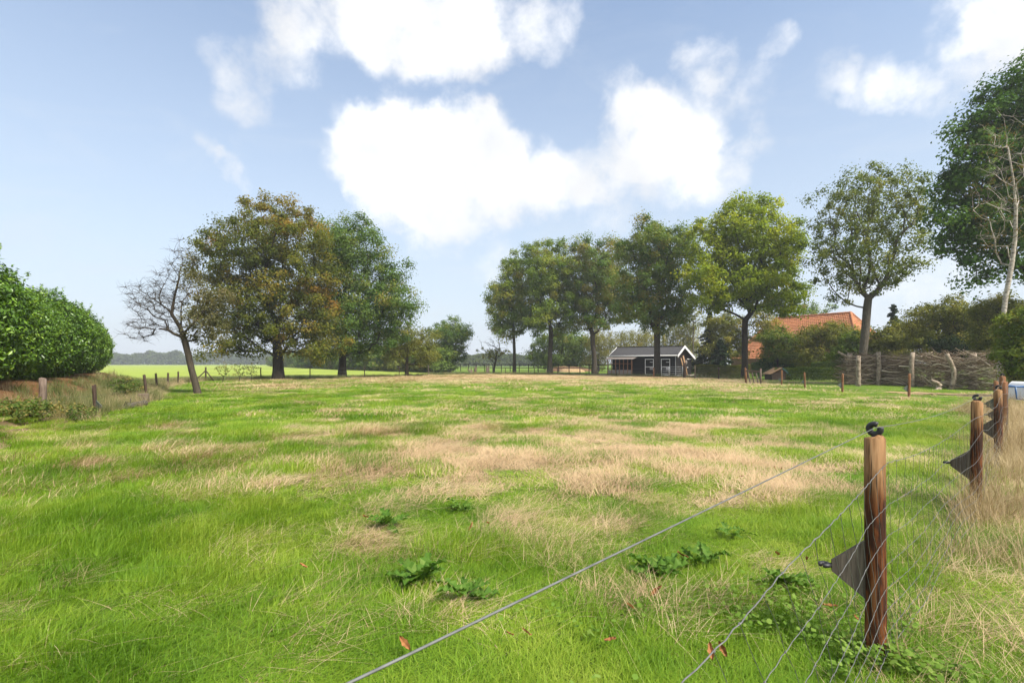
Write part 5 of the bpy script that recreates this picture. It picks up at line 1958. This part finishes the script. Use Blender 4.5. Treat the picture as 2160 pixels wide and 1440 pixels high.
# chicken ark: small steep-roofed hutch with teal sheet
ck = np.array([*ph(1638, 801), 0.0])
ark = empty('chicken_ark', tuple(ck))
M['teal'] = plain_mat('teal_sheet', (.06, .15, .14), .6)
mb = MB(); quadbox(mb, [(-1.0, -.8, .55), (.15, -.8, 1.15), (.15, .8, 1.15), (-1.0, .8, .55)], UZ * .05); mb.build('roof', M['raw_pole'], ark)
mb = MB(); quadbox(mb, [(.2, -.8, 1.12), (1.3, -.8, .45), (1.3, .8, .45), (.2, .8, 1.12)], UZ * .04); mb.build('roof_sheet', M['teal'], ark)
mb = MB(); quadbox(mb, [(-.8, -.72, 0), (1.1, -.72, 0), (1.1, -.72, .5), (.18, -.72, 1.02), (-.8, -.72, .58)], np.array([0, 1.4, 0])); mb.build('body', M['post_dark'], ark)
for q in ((.2, 1.1), (-.55, .5)):
    MB().bar((q[0], -.8, 1.1), (q[0] + (.75 if q[0] > 0 else -.0), -.8, .4), .06, .04, up=(0, 0, 1)).build('batten', M['teal'], ark)
tag(ark, 'small hutch with brown and teal roof sheets behind the slanted timber gate', 'hutch')


def clipped_hedge(name, label, a, b_, hgt, wid, mat, n, leaf, seed):
    rng = np.random.default_rng(seed)
    a, b_ = np.array(a), np.array(b_)
    L = np.linalg.norm(b_ - a)
    ux = (b_ - a) / L
    un = np.array([-ux[1], ux[0]])
    l = rng.uniform(0, L, n)
    q = rng.uniform(0, 1, n)
    ww = rng.uniform(-1, 1, n)
    zz = rng.uniform(0, 1, n) ** .8
    top = q < .35
    side_ = ~top
    ww = np.where(side_, np.sign(ww) * (1 - np.abs(rng.normal(0, .12, n))), ww)
    zz = np.where(top, 1 - np.abs(rng.normal(0, .07, n)), zz)
    hv = hgt * (.88 + .25 * fbm(l * .8 + seed, l * 0, seed, 3))
    x = a[0] + ux[0] * l + un[0] * ww * wid / 2
    y = a[1] + ux[1] * l + un[1] * ww * wid / 2
    P = np.stack([x, y, zz * hv + .02], -1)
    root = empty(name, (*((a + b_) / 2), 0))
    N_ = np.stack([un[0] * ww * .7, un[1] * ww * .7, .3 + top * .8], -1) + rng.normal(0, .5, (n, 3))
    V, Fc = leaf_arrays(P - np.array([*((a + b_) / 2), 0]), N_, leaf * rng.uniform(.6, 1.3, n), leaf * .65, rng)
    T = np.repeat(np.clip(.45 + .9 * (fbm(l * .9, zz * 3, seed + 1, 3) - .5) + rng.normal(0, .15, n), 0, 1), 2)
    link('foliage', np_mesh('foliage', V, Fc, mat, tint=T), root)
    mb = MB()
    m2 = (a + b_) / 2
    for k in range(int(L / .5)):
        q = a + ux * (k + .5) * .5 - m2
        mb.tube([(q[0], q[1], -.1), (q[0] + rng.normal(0, .1), q[1], hgt * .7)], [.03, .012], 4)
    mb.build('stem', M['bark_dark'], root)
    return tag(root, label, 'hedge')


clipped_hedge('garden_hedge', 'low clipped yellowing garden hedge beside the stable yard', (21.9, 61.0), (28.4, 61.5), 1.35, .9, M['olive'], 14000, .14, 701)
clipped_hedge('garden_hedge', 'ragged low hedge behind the fence posts near the hutch', (25.4, 49.5), (33.5, 45.5), 1.15, 1.0, M['bush_green'], 14000, .12, 702)
clipped_hedge('garden_hedge', 'fresh green low hedge below the farmhouse window', (30.0, 64.0), (33.5, 63.5), 1.75, .9, M['laurel'], 7000, .14, 703)
clipped_hedge('garden_hedge', 'overgrown nettle-like hedge between hutch and brushwood stack', (31.0, 53.0), (37.0, 50.0), 1.7, 1.6, M['bush_green'], 14000, .14, 704)

# slanted-bar timber gate
g0, g1 = np.array([*ph(1574, 808), 0]), np.array([*ph(1604, 810), 0])
tg_ = empty('timber_gate', tuple(g0))
dv = g1 - g0
MB().bar((0, 0, 1.02), dv + [0, 0, .95], .14, .05).build('top_rail', M['post_pale'], tg_)
for k in range(3):
    a = dv * (.12 + .28 * k) + [0, 0, .95]
    MB().bar(a, dv * (.30 + .28 * k) + [0, 0, .02], .09, .04, up=dv).build('slanted_bar', M['post_pale'], tg_)
MB().tube([dv * 1.02 + [0, 0, -.2], dv * 1.02 + [0, 0, 1.2]], .07, 8).build('gate_post', M['post_pale'], tg_, smooth=True)
MB().tube([-dv * .02 + [0, 0, -.2], -dv * .02 + [0, 0, 1.15]], .08, 8).build('gate_post', M['post_plain'], tg_, smooth=True)
tag(tg_, 'short weathered timber gate with three slanted bars at the maple foot', 'gate')

# ------------------------------------------------------------------ brushwood stack between birch stakes
bs = [ph(1790, 811), ph(1860, 811.5), ph(1930, 814), ph(2010, 819), ph(2112, 824)]
bs = np.array(bs)
bc = np.concatenate([[0], np.cumsum(np.linalg.norm(np.diff(bs, axis=0), axis=1))])
BL = bc[-1]
stack = empty('brushwood_stack', (bs[2][0], bs[2][1], 0))
BO = np.array(stack.location)


def bpos(s_):
    return np.array([np.interp(s_, bc, bs[:, 0]), np.interp(s_, bc, bs[:, 1]), 0.0])


def bdir(s_):
    q = bpos(min(s_ + .4, BL)) - bpos(max(s_ - .4, 0))
    return q / np.linalg.norm(q)


rg = np.random.default_rng(801)
BH = 2.15


def stick(s_, z, L, r, off, yaw, pitch):
    t = bdir(s_)
    nb_ = np.array([t[1], -t[0], 0])           # toward the camera
    d_ = t * math.cos(yaw) + nb_ * math.sin(yaw) * .45 + UZ * math.sin(pitch)
    d_ /= np.linalg.norm(d_)
    c = bpos(s_) - nb_ * .15 + nb_ * off + UZ * z
    m = 4
    tt = np.linspace(-.5, .5, m)
    pts = c + d_ * L * tt[:, None] + rg.normal(0, .035 * L ** .7, (m, 3))
    pts[:, 2] = np.maximum(pts[:, 2], .03)
    rr = r * np.linspace(1.1, .45, m) if rg.random() < .5 else r * np.linspace(.45, 1.1, m)
    return pts - BO, rr


for k in range(230):
    s_ = rg.uniform(-.2, BL)
    z = rg.uniform(.06, BH) 
    p_, r_ = stick(s_, z, rg.uniform(.9, 2.4), rg.uniform(.016, .042), rg.uniform(.28, .55), rg.normal(0, .35), rg.normal(0, .24))
    MB().tube(p_, r_, 5, tint=None).build('stick', M['dead_stick'], stack)
    me = stack.children[-1].data if False else None
mb = MB()
for k in range(2600):
    s_ = rg.uniform(-.4, BL + .2)
    hz_ = BH * (.96 + .08 * math.sin(s_ * 1.3))
    z = rg.uniform(.03, hz_)
    p_, r_ = stick(s_, z, rg.uniform(.5, 2.0), rg.uniform(.006, .017), rg.uniform(-.6, .48), rg.normal(0, .45), rg.normal(0, .26))
    mb.tube(p_, r_, 3, caps=False, tint=float(np.clip(rg.normal(.4, .25), 0, 1)))
for k in range(120):                        # twigs standing proud of the top
    s_ = rg.uniform(-.4, BL)
    p_, r_ = stick(s_, BH + rg.uniform(0, .16), rg.uniform(.5, 1.5), rg.uniform(.006, .013), rg.uniform(-.4, .4), rg.normal(0, .7), rg.normal(.15, .35))
    mb.tube(p_, r_, 3, caps=False, tint=float(np.clip(rg.normal(.6, .2), 0, 1)))
bo = mb.build('brushwood', M['dead_stick'], stack)
bo['kind'] = 'stuff'
for k, (u, v, tv, rr, kink) in enumerate([(1800, 811, 745, .16, -.12), (1812, 814, 750, .13, .0), (1854, 812, 742, .13, .04), (1926, 816, 743, .12, -.06), (2007, 821, 746, .11, .32), (2053, 821, 746, .17, .0), (1968, 821, 803, .11, .5)]):
    x, y = ph(u, v)
    y += .05
    top = EYE - (tv - HZ) / F * y
    zs = np.linspace(0, 1, 6)
    pts = np.stack([x + kink * np.sin(zs * math.pi) * 1.0 + rg.normal(0, .02, 6) - (.25 * zs if k in (0, 4) else 0), np.full(6, y), -.2 + (top + .2) * zs], -1)
    st = MB().tube(pts - BO, rr * 1.2 * np.array([1.15, 1.05, 1.0, .98, .95, .9]), 10).build('birch_stake', M['stake'], stack, smooth=True)
    if k == 0:
        MB().tube(np.array([pts[4], pts[4] + [-.35, 0, .35], pts[5] + [-.9, 0, .12]]) - BO, [rr * .7, rr * .6, rr * .5], 8).build('side_branch', M['stake'], st, smooth=True)
tag(stack, 'long man-high stack of dead brushwood held between birch stakes', 'brushwood stack')
tn = np.random.default_rng(9)
for o in stack.children:
    if o.name.startswith('stick'):
        at = o.data.attributes.new('tint', 'FLOAT', 'FACE')
        at.data.foreach_set('value', np.full(len(o.data.polygons), np.clip(tn.normal(.62, .22), 0, 1), np.float32))

# ------------------------------------------------------------------ blue and white garden cart behind the fence end
cx0, cy0 = 17.75, 17.4
cart = empty('garden_cart', (cx0, cy0, h(cx0, cy0)))
M['blue'] = plain_mat('blue_paint', (.012, .085, .24), .4, .5, 0, .15)
M['white_plastic'] = plain_mat('white_plastic', (.72, .72, .72), .35, .5, 0, .05)
# white hood: arched shell
n = 12
prof = [(-.75 + .03 * k * 0 + .62 * (1 - math.cos(a)) * .5, .30 + .78 * math.sin(a) ** .8) for k, a in enumerate(np.linspace(0.12, math.pi / 2, n))]
prof += [(prof[-1][0] + .35 * k, prof[-1][1] - .01 * k) for k in (1, 2, 3)]
V, fcs = [], []
for (px_, pz_) in prof:
    V += [(px_, -.42, pz_), (px_, .42, pz_), (px_ + .05, -.42, pz_ - .06), (px_ + .05, .42, pz_ - .06)]
m = len(prof)
for i in range(m - 1):
    q = i * 4
    fcs += [(q, q + 1, q + 5, q + 4), (q + 2, q + 6, q + 7, q + 3), (q, q + 4, q + 6, q + 2), (q + 1, q + 3, q + 7, q + 5)]
MB().add(V, fcs).build('hood', M['white_plastic'], cart, smooth=False)
MB().tube([(-1.35, -.3, .92), (-.9, -.3, .90), (.7, -.3, .90)], .035, 8).build('handle_bar', M['blue'], cart, smooth=True)
MB().tube([(-1.35, .3, .92), (-.9, .3, .90), (.7, .3, .90)], .035, 8).build('handle_bar', M['blue'], cart, smooth=True)
MB().tube([(-1.05, -.3, .9), (-1.0, -.3, .45), (-.5, -.3, .40), (.8, -.3, .42)], .03, 8).build('frame_tube', M['blue'], cart, smooth=True)
MB().box((.15, 0, .55), (1.2, .7, .22)).build('tray', M['blue'], cart)
for yy in (-.45, .45):
    a = np.linspace(0, 2 * math.pi, 19)
    wh = MB().tube([(.35 + .2 * math.cos(q), yy, .25 + .2 * math.sin(q)) for q in a], .055, 8, caps=False).build('wheel', M['rubber'], cart, smooth=True)
    MB().tube([(.35, yy - .04, .25), (.35, yy + .04, .25)], .13, 14).build('rim', M['blue'], wh, smooth=True)
cart.scale = (.85, .85, .9)
tag(cart, 'blue tubular garden cart with white arched hood behind the fence posts', 'cart')

# ------------------------------------------------------------------ weeds, fallen leaves, ground ivy in the foreground
def lobed_leaf(L, W, seed):
    """thistle-like leaf: wavy lobed outline, curved midrib"""
    rg = np.random.default_rng(seed)
    n = 9
    V, fcs = [], []
    for i in range(n):
        t = i / (n - 1)
        w = W * math.sin(math.pi * min(t * .92 + .08, 1)) ** .7 * (.55 + .45 * (i % 2))
        z = .55 * L * t * (1 - .75 * t)
        zz = .12 * W * (1 if i % 2 else -1)
        V += [(t * L, -w / 2, z + zz), (t * L, 0, z - .01), (t * L, w / 2, z + zz)]
        if i:
            k = i * 3
            fcs += [(k - 3, k - 2, k + 1, k), (k - 2, k - 1, k + 2, k + 1)]
    me = bpy.data.meshes.new('leaf')
    me.from_pydata(V, [], fcs)
    at = me.attributes.new('tint', 'FLOAT', 'FACE')
    at.data.foreach_set('value', np.clip(rg.normal(.5, .25, len(fcs)), 0, 1).astype(np.float32))
    me.materials.append(M['weed'])
    return me


leafs = [lobed_leaf(.2, .075, k) for k in range(4)]
WEEDS = [(880, 1225, .24, 20, 'largest dark thistle rosette in the open meadow grass'), (985, 1262, .19, 15, 'smaller thistle rosette beside the largest one'), (1378, 1215, .22, 18, 'spiky thistle rosette under the fence cord'),
         (1478, 1195, .17, 13, 'flat thistle rosette between cord and mesh wire'), (1655, 1252, .2, 15, 'broad weed rosette beside the post with the grey distance board'), (820, 1115, .2, 13, 'thistle rosette half hidden among dry stalks'),
         (975, 1072, .16, 10, 'small thistle rosette among the tan grass streaks'), (1545, 1140, .15, 10, 'small weed rosette where cord crosses the dry patch')]
for k, (u, v, sz, n, lab) in enumerate(WEEDS):
    x, y = ph(u, v)
    root = empty('thistle', (x, y, h(x, y) + .03))
    rg = np.random.default_rng(900 + k)
    for q in range(n):
        o = link('leaf', leafs[rg.integers(0, 4)], root)
        s_ = sz / .2 * rg.uniform(.7, 1.2)
        o.scale = (s_, s_ * rg.uniform(.9, 1.3), s_ * rg.uniform(.6, 1.5))
        o.rotation_euler = (rg.normal(0, .25), rg.normal(-.1, .25), q * 2.4 + rg.normal(0, .3))
        o.location = (rg.normal(0, .03), rg.normal(0, .03), rg.uniform(0, .04))
    tag(root, lab, 'weed')

M['fallen'] = plain_mat('fallen_oak_leaf', (.27, .12, .045), .8, .15, 0, .4, 25)
fl = []
for k in range(3):
    rg = np.random.default_rng(950 + k)
    V, fcs = [], []
    for i in range(7):
        t = i / 6
        w = .05 * math.sin(math.pi * (t * .9 + .08)) * (.7 + .3 * (i % 2))
        z = .03 * t * t + rg.normal(0, .003)
        V += [(t * .11 - .055, -w / 2, z + .018), (t * .11 - .055, 0, z), (t * .11 - .055, w / 2, z + .012)]
        if i:
            q = i * 3
            fcs += [(q - 3, q - 2, q + 1, q), (q - 2, q - 1, q + 2, q + 1)]
    me = bpy.data.meshes.new('fallen_leaf'); me.from_pydata(V, [], fcs); me.materials.append(M['fallen']); fl.append(me)
rg = np.random.default_rng(960)
for k, (u, v) in enumerate([(1075, 1365), (1110, 1362), (855, 1388), (1640, 1192), (1330, 1305), (1385, 1270), (1030, 1115), (995, 1125), (1500, 1405), (1525, 1395), (1805, 1330), (1635, 995), (1648, 992), (1290, 1380), (1700, 1200), (770, 1108), (1565, 1020), (1440, 1195), (640, 1210), (1750, 1305)]):
    x, y = ph(u, v)
    o = link('fallen_leaf', fl[k % 3])
    o.location = (x, y, h(x, y) + .075)
    o.rotation_euler = (rg.normal(0, .4), rg.normal(0, .4), rg.uniform(0, 6.28))
    s_ = rg.uniform(.5, .9)
    o.scale = (s_, s_, s_)
    tag(o, 'curled orange-brown oak leaf fallen in the meadow grass', 'leaf', 'fallen oak leaves in the grass')


def ground_ivy():
    rg = np.random.default_rng(970)
    n = 3600
    u = np.concatenate([rg.normal(1800, 110, 1500), rg.normal(1280, 130, 700), rg.normal(1990, 80, 700), rg.normal(1640, 90, 700)])
    v = np.concatenate([rg.normal(1420, 40, 1500), rg.normal(1395, 50, 700), rg.normal(1400, 50, 700), rg.normal(1290, 40, 700)])
    y = F * EYE / (v - HZ)
    x = (u - CX) / F * y
    c = fbm(x * 2.2, y * 2.2, 12, 2) > .58
    x, y = x[c], y[c]
    n = len(x)
    P = np.stack([x, y, H(x, y) + rg.uniform(.03, .13, n)], -1)
    # heart-round leaves: hexagonal discs
    a = np.arange(6) * math.pi / 3
    r = rg.uniform(.008, .017, n)
    tl = rg.normal(0, .35, (n, 2))
    rot = rg.uniform(0, 6.28, n)
    X = np.cos(a[None] + rot[:, None]) * r[:, None]
    Y = np.sin(a[None] + rot[:, None]) * r[:, None]
    Z = X * tl[:, :1] + Y * tl[:, 1:] + (np.arange(6) % 2) * .003
    V = np.stack([X, Y, Z], -1) + P[:, None, :]
    fc = np.arange(n * 6).reshape(n, 6)
    o = link('ground_ivy', np_mesh('ground_ivy', V.reshape(-1, 3), fc, M['ivy'], tint=np.clip(rg.normal(.5, .25, n), 0, 1)))
    tag(o, 'small round-leaved ground ivy creeping under the wire mesh', 'ground cover', kind='stuff')


ground_ivy()

# ------------------------------------------------------------------ air
def build_haze():
    m, b, out = new_mat('haze_air')
    vol = b.n('ShaderNodeVolumePrincipled')
    vol.inputs['Color'].default_value = (.90, .94, 1.0, 1)
    vol.inputs['Density'].default_value = .0006
    vol.inputs['Anisotropy'].default_value = .2
    b.t.links.new(vol.outputs[0], out.inputs['Volume'])
    mb = MB().box((0, 0, 13), (7000, 7000, 28))
    o = mb.build('haze', m)
    o['kind'] = 'stuff'
    tag(o, 'thin pale haze in the air over the farmland', 'haze', kind='stuff')


HAZE = True
if HAZE:
    build_haze()
